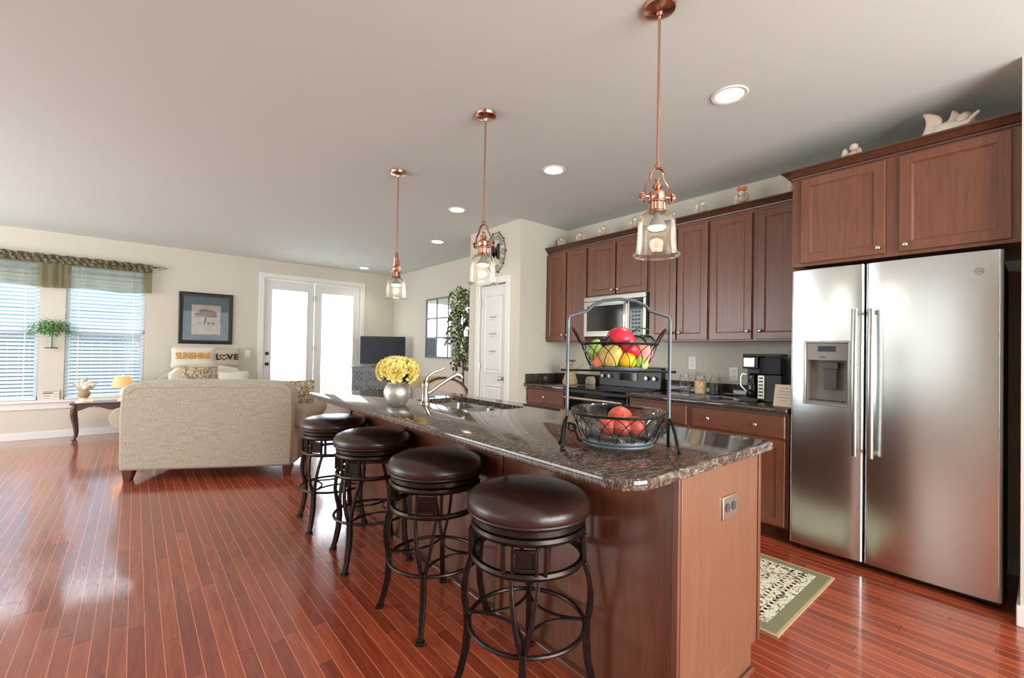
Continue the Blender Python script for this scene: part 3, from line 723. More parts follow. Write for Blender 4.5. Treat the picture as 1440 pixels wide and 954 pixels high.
link('drip_grille', MB().box(.13, .285, .005, .06, .984, .99), 'darkgrey', dp)
bd = MB().cyl((.872, .002, 1.725), (.872, -.006, 1.725), .018, n=24)
bo = link('badge', bd, 'chrome', dr)
text('badge_monogram', 'GE', .022, 'darkgrey', bo, (.872, -.0065, 1.725), (pi / 2, 0, 0), .0006)
link('badge_ring', MB().ring((.872, -.006, 1.725), .0165, .0012, 28, 5, 'y'), 'darkgrey', bo)
cv = MB().box(.02, .08, .09, .2, 1.80, 1.835).box(fw - .08, fw - .02, .09, .2, 1.80, 1.835); link('hinge_cover', cv, 'darkgrey', t, .004)
for x in (.04, fw - .04): link('foot', MB().cyl((x, .10, 0), (x, .10, .03), .02), 'black', t)

# ================================================================== ISLAND
IX0, IX1, IY0, IY1 = 1.375, 1.99, .76, 3.68
t = thing('kitchen_island', 'long brown kitchen island base under the granite worktop', 'island', (IX0, IY0, 0))
iw, il = IX1 - IX0, IY1 - IY0
bx = MB()
bx.box(0.02, iw - .07, 0.02, .05, 0, .10)
bx.box(.02, iw, 0.02, .04, .10, .66); bx.box(.02, iw, il - .04, il - .01, .0, .66)
bx.box(.02, .04, .02, il - .02, 0, .66); bx.box(iw - .04, iw - .02, .02, il - .02, .1, .66); bx.box(iw - .08, iw - .07, .02, il - .02, 0, .1)
link('carcass', bx, 'cab', t)
link('end_panel', MB().box(.0, iw - .065, -.0, .018, 0, .10).box(.0, iw, -.0, .018, .10, .877), 'island', t, .002)
link('end_panel', MB().box(.0, iw, il - .018, il, .0, .877), 'island', t, .002)
link('corner_strip', MB().box(iw - .018, iw + .004, -.006, .03, .10, .877), 'cab', t, .002)
sp = [0.018, .925, 1.935, il - .018]
for a, b_ in zip(sp, sp[1:]): link('side_panel', MB().box(-.004, .014, a + .002, b_ - .002, 0, .877), 'cab', t)
for y in (.0, .925, 1.935, il - .018): link('batten', MB().box(-.02, -.004, max(0, y - .012), y + .022, .0, .877), 'cab', t, .002)
sh = MB()
sh.box(-.03, -.0045, -.012, il, 0, .022); sh.box(-.012, iw - .065, -.016, -.0005, 0, .022)
link('shoe_molding', sh, 'cab', t, .006)
for i in range(4):
    w_ = il / 4; d = MB(); d.T = Matrix.Translation((iw - .02, i * w_ + .01, 0)) @ Matrix.Rotation(pi / 2, 4, 'Z')
    d.add(*((lambda q: (q.v, q.f))(door_mb(w_ - .02, .73, 0, .12)))); link('door', d, 'cab', t, smooth=False)
op = MB().box(.28, .40, -.006, .0, .66, .745)
ol = link('outlet_plate', op, 'nickel', t, .003)
for x in (.315, .365):
    link('outlet_socket', MB().cyl((x, -.006, .7025), (x, -.009, .7025), .0165, n=18).box(x - .004, x + .004, -.0095, -.009, .70, .71), 'darkgrey', ol)
hole = rrect(1.50, 1.90, 2.10, 2.84, [.05] * 4)[::-1]
worktop('island_worktop', 'speckled brown granite worktop on the kitchen island', rrect(1.04, 2.035, .72, 3.74, [.10, .02, .02, .06]), hole)
# sink
t = thing('sink', 'double-bowl stainless sink set into the island worktop', 'sink', (1.70, 2.47, .878))
def bowl(y0, y1):
    mb = MB(); x0, x1 = -.195, .195
    rings = []
    for ins, z in ((-.012, -.001), (.0, -.001), (.004, -.006), (.012, -.15), (.05, -.175), (.12, -.178)):
        rings.append(rrect(x0 + ins, x1 - ins, y0 + ins, y1 - ins, [max(.02, .05 - ins * .2)] * 4) if True else None); rings[-1] = [(p[0], p[1], z) for p in rings[-1]]
    n = len(rings[0]); vs = [p for r_ in rings for p in r_]; fs = []
    for j in range(len(rings) - 1):
        for i in range(n): a = j * n + i; b_ = j * n + (i + 1) % n; fs.append((a, b_, b_ + n, a + n))
    fs.append([(len(rings) - 1) * n + i for i in range(n)]); mb.add(vs, fs); return mb
for y0, y1 in ((-.358, -.012), (.012, .358)):
    o = link('bowl', bowl(y0, y1), 'steel2', t, solid=.0015)
    link('drain', MB().cyl((0, (y0 + y1) / 2, -.1755), (0, (y0 + y1) / 2, -.171), .04, n=20), 'chrome', o)
# faucet
t = thing('faucet', 'brushed nickel single-lever faucet behind the sink, beside the vase', 'faucet', (1.455, 2.60, .914), radians(-20))
fb = MB(); fb.lathe([(.032, 0), (.032, .006), (.026, .012), (.022, .03), (.021, .10), (.024, .115), (.023, .14), (.014, .155), (0, .158)], 20)
link('base', fb, 'nickel', t)
spt = MB(); spt.tube([(0, 0, .06), (.03, .005, .075), (.10, .012, .125), (.18, .022, .175), (.215, .026, .19)], [.013, .012, .0115, .014, .018], 14)
spt.tube([(.205, .025, .192), (.235, .029, .185), (.245, .030, .165)], [.018, .021, .018], 14)
link('spout', spt, 'nickel', t)
hl = MB(); hl.tube([(0, 0, .145), (.01, .002, .175), (.05, .008, .205), (.10, .014, .222), (.125, .017, .235)], [.012, .011, .008, .006, .004], 10); link('lever', hl, 'nickel', t)
link('sprayer_button', MB().cyl((.236, .029, .19), (.25, .03, .192), .009, n=10), 'black', t)

# ================================================================== BAR STOOLS
def make_stool(label):
    t = thing('bar_stool', label, 'stool', (0, 0, 0), 0, 'bar stools along the island')
    cu = MB(); cu.lathe([(0, .682), (.215, .682), (.226, .69), (.231, .705), (.228, .722), (.214, .742), (.18, .757), (.12, .766), (.05, .769), (0, .77)], 48)
    c = link('seat_cushion', cu, 'leather', t)
    link('piping', MB().ring((0, 0, .686), .223, .006, 48, 8), 'piping', c)
    link('seat_plate', MB().lathe([(.0, .648), (.207, .648), (.214, .654), (.214, .672), (.205, .681), (0, .681)], 48), 'iron', t)
    link('swivel', MB().lathe([(0, .632), (.19, .632), (.19, .648), (0, .648)], 36), 'black', t)
    ap = MB()
    for z0, z1 in ((.620, .643), (.508, .530)):
        ap.lathe([(.196, z0), (.211, z0), (.215, (z0 + z1) / 2), (.211, z1), (.196, z1), (.196, z0)], 48)
    for k in range(2): ap.T = Matrix.Rotation(pi / 4 + k * pi / 2, 4, 'Z'); ap.box(-.198, .198, -.012, .012, .624, .636)
    ap.T = None
    link('apron_rings', ap, 'iron', t)
    for k in range(4):
        a = pi / 4 + k * pi / 2
        R = Matrix.Rotation(a, 4, 'Z')
        o_ = MB(); o_.T = R
        for s_ in (-.070, -.040, .040, .070): o_.box(.198, .213, s_ - .0065, s_ + .0065, .528, .622)
        o_.box(.203, .209, -.034, .034, .545, .610)
        for (y0, y1, z0, z1) in ((-.040, .040, .540, .551), (-.040, .040, .602, .612), (-.040, -.032, .540, .612), (.032, .040, .540, .612)): o_.box(.202, .216, y0, y1, z0, z1)
        link('ornament_panel', o_, 'iron', t, .0015)
        l = MB(); l.T = R
        prof = [(.206, .512), (.224, .46), (.236, .39), (.234, .33), (.226, .275)]
        for s_ in (-1, 1):
            sp_y = [.046, .040, .030, .018, .008]
            l.tube([(p[0], s_ * y, p[1]) for p, y in zip(prof, sp_y)], .0118, 4, flat=(1.1, .9))
        l.tube([(.226, 0, .285), (.222, 0, .22), (.228, 0, .14), (.246, 0, .06), (.262, 0, .012)], [.0165, .0175, .0175, .0165, .016], 4, flat=(1.15, 1.0))
        l.box(.246, .280, -.018, .018, 0, .014)
        link('leg', l, 'iron', t, .002)
    link('footrest_ring', MB().ring((0, 0, .265), .216, .0085, 48, 8), 'iron', t)
    st_ = MB()
    for k in range(4):
        q0, q1 = pi / 4 + k * pi / 2, pi / 4 + (k + 1) * pi / 2
        P0, P1, Cc = Vector((.214 * cos(q0), .214 * sin(q0), .278)), Vector((.214 * cos(q1), .214 * sin(q1), .278)), Vector((0, 0, .278))
        st_.tube([P0 * (1 - u) ** 2 + Cc * 2 * u * (1 - u) + P1 * u * u for u in [i / 14 for i in range(15)]], .0065, 6)
    for k in range(0):
        for s_ in (-1, 1):
            pts = []
            for i in range(13):
                u = -1 + i / 6; xx = u * .213; yy = s_ * (.055 + .10 * (u * u)) if abs(u) < .99 else s_ * .155
                k_ = min(1, .213 / max(1e-6, sqrt(xx * xx + yy * yy)))
                pts.append((xx * k_ * cos(a) - yy * k_ * sin(a), xx * k_ * sin(a) + yy * k_ * cos(a), .275))
            if k == 0: st_.tube(pts, .0065, 6)
    for a in (pi / 4, 3 * pi / 4):
        pass
    link('stretcher', st_, 'iron', t)
    return t
ST = [(1.145, 1.25, 'nearest brown leather swivel bar stool, closest to the camera at the island corner'),
      (1.14, 1.92, 'second nearest brown leather bar stool along the island'),
      (1.135, 2.67, 'brown leather bar stool with wrinkled seat edge, second farthest along the island'),
      (1.135, 3.38, 'farthest brown leather bar stool, beside the beige sofa')]
s0 = make_stool(ST[0][2]); s0.location = (ST[0][0], ST[0][1], 0)
for i, (x, y, lb) in enumerate(ST[1:]): dup(s0, (x, y, 0), radians((3, -9, -6)[i]), lb)

# ================================================================== PENDANTS, DOWNLIGHTS
def make_pendant(label):
    t = thing('pendant_light', label, 'pendant light', (0, 0, H), 0, 'copper pendants over the island')
    link('canopy', MB().lathe([(.066, 0), (.068, -.004), (.064, -.016), (.04, -.026), (.014, -.030), (.010, -.042), (0, -.042)], 32), 'copper', t)
    link('rod', MB().cyl((0, 0, -.035), (0, 0, -.675), .0058, n=12), 'copper', t)
    # zr: z relative to ceiling
    z = lambda q: q - H
    yk = MB(); yk.lathe([(.004, z(2.045)), (.013, z(2.05)), (.013, z(2.062)), (.006, z(2.075)), (0, z(2.078))], 14)
    pth = [(-.056, z(1.905)), (-.056, z(1.965)), (-.048, z(1.985)), (-.034, z(2.005)), (-.030, z(2.028)), (-.016, z(2.047)), (0, z(2.052))]
    full = pth + [(-a, b_) for a, b_ in pth[-2::-1]]
    yk.tube([(a, 0, b_) for a, b_ in full], .0058, 8, flat=(.7, 1.3))
    link('yoke', yk, 'copper', t)
    sk = MB(); sk.lathe([(0, z(2.008)), (.012, z(2.004)), (.013, z(1.996)), (.007, z(1.988)), (.02, z(1.98)), (.022, z(1.970)), (.012, z(1.962)), (.022, z(1.955)), (.034, z(1.945)), (.036, z(1.925)), (.032, z(1.915)), (.036, z(1.91)), (.036, z(1.905)), (.029, z(1.902)), (.029, z(1.872)), (.036, z(1.868)), (.036, z(1.862)), (0, z(1.862))], 28)
    for i in range(14):
        a = 2 * pi * i / 14; sk.cyl((.030 * cos(a), .030 * sin(a), z(1.902)), (.030 * cos(a), .030 * sin(a), z(1.873)), .0035, n=6)
    link('socket', sk, 'copper', t)
    for s_ in (-1, 1):
        kk = MB(); kk.cyl((s_ * .034, 0, z(1.928)), (s_ * .064, 0, z(1.928)), .006, n=10); kk.lathe([(0, 0)], 3) if False else None
        kk.cyl((s_ * .062, 0, z(1.928)), (s_ * .076, 0, z(1.928)), .016, .013, 16)
        for i in range(8):
            a = 2 * pi * i / 8; kk.sphere((s_ * .069, .016 * cos(a), z(1.928) + .016 * sin(a)), .005, nu=8, nv=6)
        link('thumb_screw', kk, 'copper', t)
    sd = MB(); nn = 64; prof = [(.036, 1.868), (.050, 1.862), (.064, 1.848), (.072, 1.828), (.076, 1.80), (.078, 1.76), (.080, 1.72), (.083, 1.698), (.092, 1.690), (.095, 1.684), (.092, 1.678), (.088, 1.677)]
    vs = []; fs = []
    for j, (r_, zz) in enumerate(prof):
        for i in range(nn):
            a = 2 * pi * i / nn; rr_ = r_ + (.0009 if i % 2 else -.0009) * (1 if 2 < j < 7 else 0)
            vs.append((rr_ * cos(a), rr_ * sin(a), z(zz)))
    for j in range(len(prof) - 1):
        for i in range(nn): a = j * nn + i; b_ = j * nn + (i + 1) % nn; fs.append((a, b_, b_ + nn, a + nn))
    sd.add(vs, fs); o = link('glass_shade', sd, 'shade', t)
    link('shade_rim', MB().ring((0, 0, z(1.684)), .093, .0042, 48, 8), 'glassg', o)
    bl = MB(); bl.lathe([(.012, z(1.865)), (.014, z(1.845)), (.034, z(1.815)), (.037, z(1.803)), (.035, z(1.801)), (0, z(1.801))], 20)
    bo = link('bulb', bl, 'greypl', t)
    link('bulb_face', MB().lathe([(.036, z(1.800)), (.030, z(1.793)), (0, z(1.789))], 24), 'bulb', bo)
    return t
PD = [(1.668, 1.052, 'nearest copper pendant light with a clear bell shade, over the near end of the island'),
      (1.64, 2.245, 'middle copper pendant light of the three over the island'),
      (1.645, 3.465, 'farthest copper pendant light, over the vase end of the island')]
p0 = make_pendant(PD[0][2]); p0.location = (PD[0][0], PD[0][1], H); p0.rotation_euler = (0, 0, radians(-32))
for i, (x, y, lb) in enumerate(PD[1:]): dup(p0, (x, y, H), radians((-72, -95)[i]), lb)
for i, (x, y, lb) in enumerate(PD):
    l = bpy.data.lights.new('pendant_bulb_light', 'POINT'); l.energy = 2; l.color = (1, .86, .68); l.shadow_soft_size = .03
    o = bpy.data.objects.new('pendant_bulb_light', l); COL.objects.link(o); o.location = (x, y, 1.755)
def make_can(label):
    t = thing('recessed_light', label, 'ceiling light', (0, 0, H), 0, 'recessed ceiling lights')
    link('trim_ring', MB().lathe([(.072, -.001), (.095, -.001), (.097, -.004), (.092, -.008), (.074, -.006), (.072, -.001)], 36), 'white', t)
    link('lens', MB().lathe([(0, -.0025), (.073, -.0025), (.073, -.001), (0, -.001)], 36), 'can', t)
    return t
CN = [(2.54, 1.15, 'round recessed ceiling light nearest the camera, right of the near pendant'), (2.56, 2.56, 'recessed ceiling light between the near and middle pendants'),
      (2.55, 3.97, 'recessed ceiling light in front of the pantry wall, left of the middle pendant'), (3.12, 5.33, 'recessed ceiling light just beyond the one before the pantry'), (3.18, 8.03, 'farthest recessed ceiling light, near the french doors')]
c0 = make_can(CN[0][2]); c0.location = (CN[0][0], CN[0][1], H)
for x, y, lb in CN[1:]: dup(c0, (x, y, H), None, lb)
for x, y, lb in CN:
    l = bpy.data.lights.new('downlight', 'SPOT'); l.energy = 26; l.color = (1, .87, .70); l.spot_size = radians(125); l.spot_blend = .8; l.shadow_soft_size = .06
    o = bpy.data.objects.new('downlight', l); COL.objects.link(o); o.location = (x, y, H - .012)
# ================================================================== FRUIT STAND (island, near end)
FC = Vector((1.375, 1.02)); fa = radians(-43)
t = thing('fruit_stand', 'two-tier wire fruit stand with an arched grey frame on the island', 'fruit stand', (FC.x, FC.y, .914), fa)
fm = MB()
PW = .187
for s in (-1, 1):
    fm.tube([(s * PW, 0, .10), (s * PW, 0, .30), (s * PW, 0, .475)], .0062, 8)
arch = [(-PW, .475), (-PW + .006, .492), (-.115, .512), (-.098, .530), (-.06, .548), (0, .556)]
full = arch + [(-a, b) for a, b in arch[-2::-1]]
fm.tube([(a, 0, b) for a, b in full], .0062, 8)
link('frame', fm, 'postwire', t)
for s in (-1, 1):
    ft = MB()
    for q in (-1, 1):
        ft.tube([(s * PW, 0, .115), (s * (PW + .006), q * .02, .10), (s * (PW + .012), q * .045, .06), (s * (PW + .016), q * .058, .02), (s * (PW + .02), q * .064, .008)], .006, 8)
        ft.sphere((s * (PW + .02), q * .066, .008), .009, nu=12, nv=8)
    link('foot', ft, 'wire', t)
    sc = MB(); pts = []
    for i in range(15):
        u = i / 14; pts.append((s * (PW - .002 - .062 * u), 0, .085 - .055 * u + .018 * sin(u * 2 * pi)))
    sc.tube(pts, .0038, 6); sc.ring((s * (PW - .02), 0, .075), .014, .0035, 16, 6, 'y')
    link('scroll_bracket', sc, 'wire', t)
link('support_ring', MB().ring((0, 0, .026), .124, .006, 44, 8), 'postwire', t)
link('cross_bar', MB().cyl((-PW - .02, 0, .288), (PW + .02, 0, .288), .004, n=8).sphere((-PW - .02, 0, .288), .006, nu=8, nv=6).sphere((PW + .02, 0, .288), .006, nu=8, nv=6), 'wire', t)
def wire_basket(R1, z1, R0, z0, n, name, label, loc, handles=False):
    b = thing(name, label, 'basket', loc, fa)
    link('rim', MB().ring((0, 0, z1), R1, .0045, 48, 8), 'wire', b)
    link('base_ring', MB().ring((0, 0, z0 + .004), R0, .008, 44, 8), 'postwire', b)
    wr = MB()
    for i in range(n):
        a0 = 2 * pi * i / n
        for s in (-1, 1):
            pts = []
            for k in range(9):
                u = k / 8; a = a0 + s * (2 * pi / n) * .95 * sin(u * pi / 2); zz = z1 + (z0 - z1) * (u ** 1.15 if u > 0 else 0)
                r_ = R0 + (R1 - R0) * ((zz - z0) / (z1 - z0)) ** .8
                pts.append((r_ * cos(a), r_ * sin(a), zz))
            wr.tube(pts, .0016, 5)
    for k in range(-4, 5):
        x = k * R0 / 4.6; y = sqrt(max(0, R0 * R0 - x * x)); wr.tube([(x, -y, z0), (x, y, z0)], .0017, 5)
    link('wire_pattern', wr, 'wire', b)
    if handles:
        for s in (-1, 1):
            link('handle', MB().tube([(s * R1, -.022, z1), (s * (R1 + .016), -.022, z1 + .03), (s * (R1 + .030), -.014, z1 + .052), (s * (R1 + .034), 0, z1 + .058), (s * (R1 + .030), .014, z1 + .052), (s * (R1 + .016), .022, z1 + .03), (s * R1, .022, z1)], .004, 8), 'iron', b)
    return b
zl = .914
wire_basket(.170, .135, .122, .034, 14, 'wire_basket', 'larger lower wire basket of the fruit stand, holding a glass bowl', (FC.x, FC.y, zl))
wire_basket(.138, .388, .098, .296, 14, 'wire_basket', 'upper wire basket of the fruit stand, heaped with mixed fruit', (FC.x, FC.y, zl), True)
gb = MB(); gp = [(0, .046), (.06, .046), (.09, .052), (.125, .085), (.150, .118), (.164, .142), (.170, .146), (.164, .150), (.158, .146), (.143, .120), (.118, .088), (.086, .058), (.055, .052), (0, .052)]
gb.lathe(gp, 48)
tag(link('glass_bowl', gb, 'glassg'), 'clear glass bowl sitting in the lower wire basket', 'bowl').location = (FC.x, FC.y, zl)
# axes of the stand seen from the camera: right = u, away = v
ux, uy = cos(fa), sin(fa)
def fpos(a, d, z): return (FC.x + a * ux - d * uy, FC.y + a * uy + d * ux, zl + z)
def fruit(name, label, cat, a, d, z, r, mat, sc=(1, 1, 1), fn=None, rot=(0, 0, 0), stem=True, group=None):
    mb = MB(); mb.sphere((0, 0, 0), r, sc, 24, 16, fn)
    o = link(name, mb, mat); o.location = fpos(a, d, z); o.rotation_euler = rot; tag(o, label, cat, group)
    if stem: link('stem', MB().cyl((0, 0, r * sc[2] * .93), (.002, 0, r * sc[2] * 1.12), .0022, .0016, 6), 'brownhair', o)
    return o
apple = lambda x, y, z: 1 - .10 * max(0, z) ** 4 + .02 * z - .0
pearf = lambda x, y, z: 1.0 - .32 * max(0, z) ** 1.2 + .0
fruit('pomegranate', 'red fruit at the left in the glass bowl', 'fruit', -.042, -.035, .088, .034, 'tomato', fn=apple, rot=(.3, .2, 0))
fruit('pomegranate', 'red fruit at the front centre in the glass bowl', 'fruit', .006, -.055, .087, .031, 'tomato', fn=apple, rot=(-.3, .1, 0))
fruit('pomegranate', 'red fruit at the right in the glass bowl', 'fruit', .058, -.03, .090, .036, 'tomato', fn=apple, rot=(.2, -.3, 0))
fruit('pomegranate', 'pale red fruit at the back, highest in the glass bowl', 'fruit', .014, .026, .108, .046, 'tomato', fn=apple)
fruit('pear', 'small green pear at the left of the upper basket', 'fruit', -.085, -.015, .365, .036, 'green', (1, 1, 1.15), pearf, (.3, -.2, 0))
fruit('pear', 'large yellow-green pear tipped towards the front of the upper basket', 'fruit', -.035, -.055, .342, .046, 'pear', (1, .95, 1.1), pearf, (.9, -.5, 0))
fruit('pomegranate', 'biggest bright red pomegranate topping the upper basket', 'fruit', .008, .01, .400, .055, 'redp', (1, 1, .95), apple, (.2, .3, 0), False)
fruit('apple', 'smaller red apple below the big pomegranate in the upper basket', 'fruit', .030, -.058, .370, .034, 'red', fn=apple, rot=(.9, .3, 0))
fruit('lemon', 'bright yellow lemon at the front of the upper basket', 'fruit', .018, -.072, .328, .030, 'lemon', (1.12, 1, 1), None, (0, .2, .2), False)
fruit('peach', 'large pink peach at the right of the upper basket', 'fruit', .082, -.012, .352, .042, 'peach', (.95, 1, 1.08), None, (0, .3, 0))
fruit('pear', 'green pear low at the right of the upper basket', 'fruit', .070, -.058, .318, .024, 'green', (1.3, 1, 1), None, (0, .2, 0), False)
fruit('peach', 'orange peach low at the left of the upper basket', 'fruit', -.075, -.045, .322, .027, 'orange', (1, 1, .95), None)
gr = MB()
for i in range(16): gr.sphere((random.uniform(-.03, .03), random.uniform(-.02, .02), random.uniform(-.008, .016)), .009, nu=10, nv=8)
g = link('grapes', gr, 'grape'); g.location = fpos(-.045, -.015, .392); g['kind'] = 'stuff'; tag(g, 'bunch of black grapes between the pears and the red fruit', 'grapes')
lf = MB()
for a, dx in ((.5, .0), (.2, .02), (-.4, -.01)):
    lf.T = Matrix.Translation((dx, 0, 0)) @ Matrix.Rotation(a, 4, 'Y')
    lf.grid(6, 3, lambda u, v: (.075 * u, (v - .5) * .052 * sin(pi * min(1, u * 1.0) ** .8), .018 * sin(pi * u) - .01 * abs(v - .5)))
g = link('leaf_sprig', lf, 'leaf', solid=.0008); g.location = fpos(.055, .02, .425); g.rotation_euler = (0, .15, fa); tag(g, 'green leaf sprig lying over the right side of the upper basket', 'leaves')
# small clear strip near the far corner
tr = MB().panel(-.045, .045, -.02, .02, [(0, 0), (0, -.012), (.004, -.012), (.006, -.004)])
o = link('glass_strip', tr, 'glassg', bevel=.001); o.rotation_euler = (-pi / 2, 0, radians(-50)); o.location = (1.97, .82, .914); tag(o, 'tiny clear glass strip near the right corner of the island worktop', 'tray')
o.rotation_euler = Euler((-pi / 2, 0, 0)).to_matrix().to_euler(); o.location = (1.965, .83, .9145)

# ================================================================== VASE AND ROSES
t = thing('vase', 'mottled silver glass vase of yellow roses near the faucet', 'vase', (1.265, 2.62, .914))
vp = [(0, 0), (.050, 0), (.056, .006), (.072, .035), (.082, .07), (.082, .09), (.074, .115), (.060, .132), (.056, .138), (.060, .146), (.055, .146), (.052, .138), (.055, .128)]
link('body', MB().lathe(vp, 36), 'pewter', t)
ctr = Vector((1.265, 2.62, .914))
random.seed(11)
def rose_mesh():
    mb = MB()
    for lay, (n, R, tilt, zz, w_) in enumerate(((4, .010, .15, .012, .020), (5, .018, .45, .010, .026), (6, .027, .85, .006, .032), (7, .034, 1.25, .0, .034))):
        for k in range(n):
            a = 2 * pi * k / n + lay * .6
            T = Matrix.Rotation(a, 4, 'Z') @ Matrix.Translation((R * .4, 0, 0)) @ Matrix.Rotation(tilt, 4, 'Y')
            mb.T = T
            L_ = .028 + .004 * lay
            mb.grid(4, 4, lambda u, v: (-.010 * sin(u * pi) * 0 + .006 * (v * v) + .010 * ((u - .5) * 2) ** 2 * -1, (u - .5) * w_ * (sin(pi * (v * .75 + .2)) * .6 + .5), v * L_))
    mb.T = None
    mb.sphere((0, 0, .008), .011, (1, 1, 1.2), 10, 8)
    return mb
def mk_rose(lab):
    r_ = thing('yellow_rose', lab, 'flower', (0, 0, 0), 0, 'yellow roses in the silver vase')
    link('bloom', rose_mesh(), 'yellow', r_)
    link('stem', MB().tube([(0, 0, 0), (0, 0, -.05)], .003, 6), 'leaf', r_)
    return r_
r0 = None; cnt = 0
lab = 'yellow rose in the silver vase on the island'
spots = []
for ring_, (n, el) in enumerate(((1, 90), (5, 58), (8, 30), (9, 6), (5, -14))):
    for k in range(n):
        a = 2 * pi * k / n + ring_ * .7 + random.uniform(-.12, .12); e_ = radians(el + random.uniform(-5, 5)); spots.append((a, e_))
for a, e_ in spots:
    d = Vector((cos(e_) * cos(a), cos(e_) * sin(a), sin(e_)))
    pos = ctr + Vector((0, 0, .215)) + Vector((d.x * .105, d.y * .105, d.z * .065))
    q = d.to_track_quat('Z', 'Y').to_euler()
    if r0 is None: r0 = mk_rose(lab); o = r0
    else: o = dup(r0, pos)
    o.location = pos; o.rotation_mode = 'XYZ'; o.rotation_euler = q; s = random.uniform(.85, 1.12); o.scale = (s, s, s)
fo = MB()
for k in range(26):
    a = random.uniform(0, 2 * pi); e_ = random.uniform(-.5, .5); R = random.uniform(.06, .11)
    fo.T = Matrix.Translation(ctr + Vector((R * cos(a), R * sin(a), .175 + random.uniform(-.02, .05)))) @ Matrix.Rotation(a, 4, 'Z') @ Matrix.Rotation(.5, 4, 'Y')
    fo.grid(5, 2, lambda u, v: (.05 * u - .02, (v - .5) * .024 * sin(pi * u), .006 * sin(pi * u)))
fo.T = None
for k in range(9):
    a = k * .7; fo.tube([ctr + Vector((.02 * cos(a), .02 * sin(a), .05)), ctr + Vector((.035 * cos(a), .035 * sin(a), .15)), ctr + Vector((.07 * cos(a), .07 * sin(a), .20))], .003, 5)
g = link('rose_foliage', fo, 'leafdark', solid=.0008); g['kind'] = 'stuff'; tag(g, 'dark green rose leaves under the yellow blooms', 'leaves')

# ================================================================== ITEMS ON THE BACK COUNTER
def jar(name, label, Y, X, h, mat=None, fill=.6, r=.05):
    t = thing(name, label, 'jar', (X, Y, .914), 0)
    link('body', MB().lathe([(0, .003), (r - .006, .003), (r - .004, 0), (r, .006), (r, h * .62), (r * .93, h * .70), (r * .72, h * .76), (r * .72, h * .80), (r * .66, h * .80), (r * .66, h * .76), (r * .88, h * .69), (r * .95, h * .6), (r * .95, .012), (0, .010)], 28), 'glass', t)
    ld = link('lid', MB().lathe([(0, h * .80), (r * .80, h * .80), (r * .84, h * .83), (r * .80, h * .86), (r * .45, h * .88), (r * .5, h * .93), (r * .66, h * .97), (r * .6, h), (0, h)], 28), 'glassg', t)
    link('clasp_ring', MB().ring((0, 0, h * .785), r * .76, .003, 24, 6), 'nickel', t)
    if mat:
        for k, (m_, z0, z1) in enumerate(mat):
            c = link('filling', MB().lathe([(0, z0), (r * .9, z0), (r * .9, z1), (r * .5, z1 + .006), (0, z1 + .004)], 24), m_, t); c['kind'] = 'stuff'
    return t
jar('glass_jar', 'empty lidded glass jar, leftmost of the three beside the range', 2.125, 3.865, .205)
jar('glass_jar', 'lidded glass jar with cereal and orange cookies, middle of the three', 1.955, 3.82, .195, [('cereal', .012, .085), ('cookie', .086, .118)], r=.055)
jar('glass_jar', 'lidded glass jar of dark candies, nearest the coffee maker', 1.835, 3.85, .190, [('darkbeans', .012, .10)], r=.052)
# coffee maker
t = thing('coffee_maker', 'black coffee maker with carafe and water tank on the granite counter', 'coffee maker', (3.62, 1.52, .914), RW + radians(4)); t.scale = (.79, .9, 1.06)
cw_ = .34
link('body', MB().box(.14, cw_, .03, .22, 0, .195).box(.0, .14, .14, .22, 0, .33).box(0, cw_, .02, .22, .325, .345).box(0, .14, .02, .14, .235, .326), 'black', t, .006)
link('water_tank', MB().box(.145, cw_ - .003, .035, .218, .197, .322), 'bluepl', t, .008)
link('brew_panel', MB().box(.01, .115, .008, .02, .245, .318), 'nickel', t, .008)
cpn = link('control_panel', MB().box(.14, .20, .018, .03, .02, .19), 'nickel', t, .003)
kb = MB()
for i in range(6): kb.box(.15, .185, .014, .018, .04 + i * .025, .052 + i * .025)
link('buttons', kb, 'darkgrey', cpn)
link('warming_tray', MB().box(-.03, .17, -.06, .14, .012, .024), 'darkgrey', t, .004)
link('tray_base', MB().box(-.01, .15, -.03, .14, 0, .012), 'black', t, .002)
cf = link('carafe', MB().lathe([(0, .03), (.05, .03), (.056, .04), (.055, .10), (.045, .15), (.035, .175), (.04, .20), (0, .205)], 24, (.075, .075, 0)), 'blackgloss', t)
link('carafe_handle', MB().tube([(.035, .045, .19), (.0, .02, .195), (-.012, .01, .17), (-.01, .012, .11), (.03, .04, .07)], .009, 8, flat=(1, .7)), 'nickel', cf)
# recipe card stand
t = thing('recipe_card', 'cream printed card leaning beside the refrigerator on the counter', 'card', (3.47, 1.24, .914), RW)
c1 = MB(); c1.prism([(0.0, .0), (.006, 0), (.046, .15), (.040, .15)], 0, .13, 'yz'); cd = link('card', c1, 'paper', t)
c2 = MB()
for i, (a, b) in enumerate(((.03, .10), (.02, .11), (.03, .09), (.02, .10), (.035, .085))):
    z = .125 - i * .022; y = .04 * (z / .15) - .001; c2.box(a, b, y - .0012, y, z, z + .003)
link('printed_lines', c2, 'greyink', cd)
link('stand', MB().prism([(.006, 0), (.09, 0), (.046, .12), (.042, .12)], .03, .1, 'yz'), 'black', t)
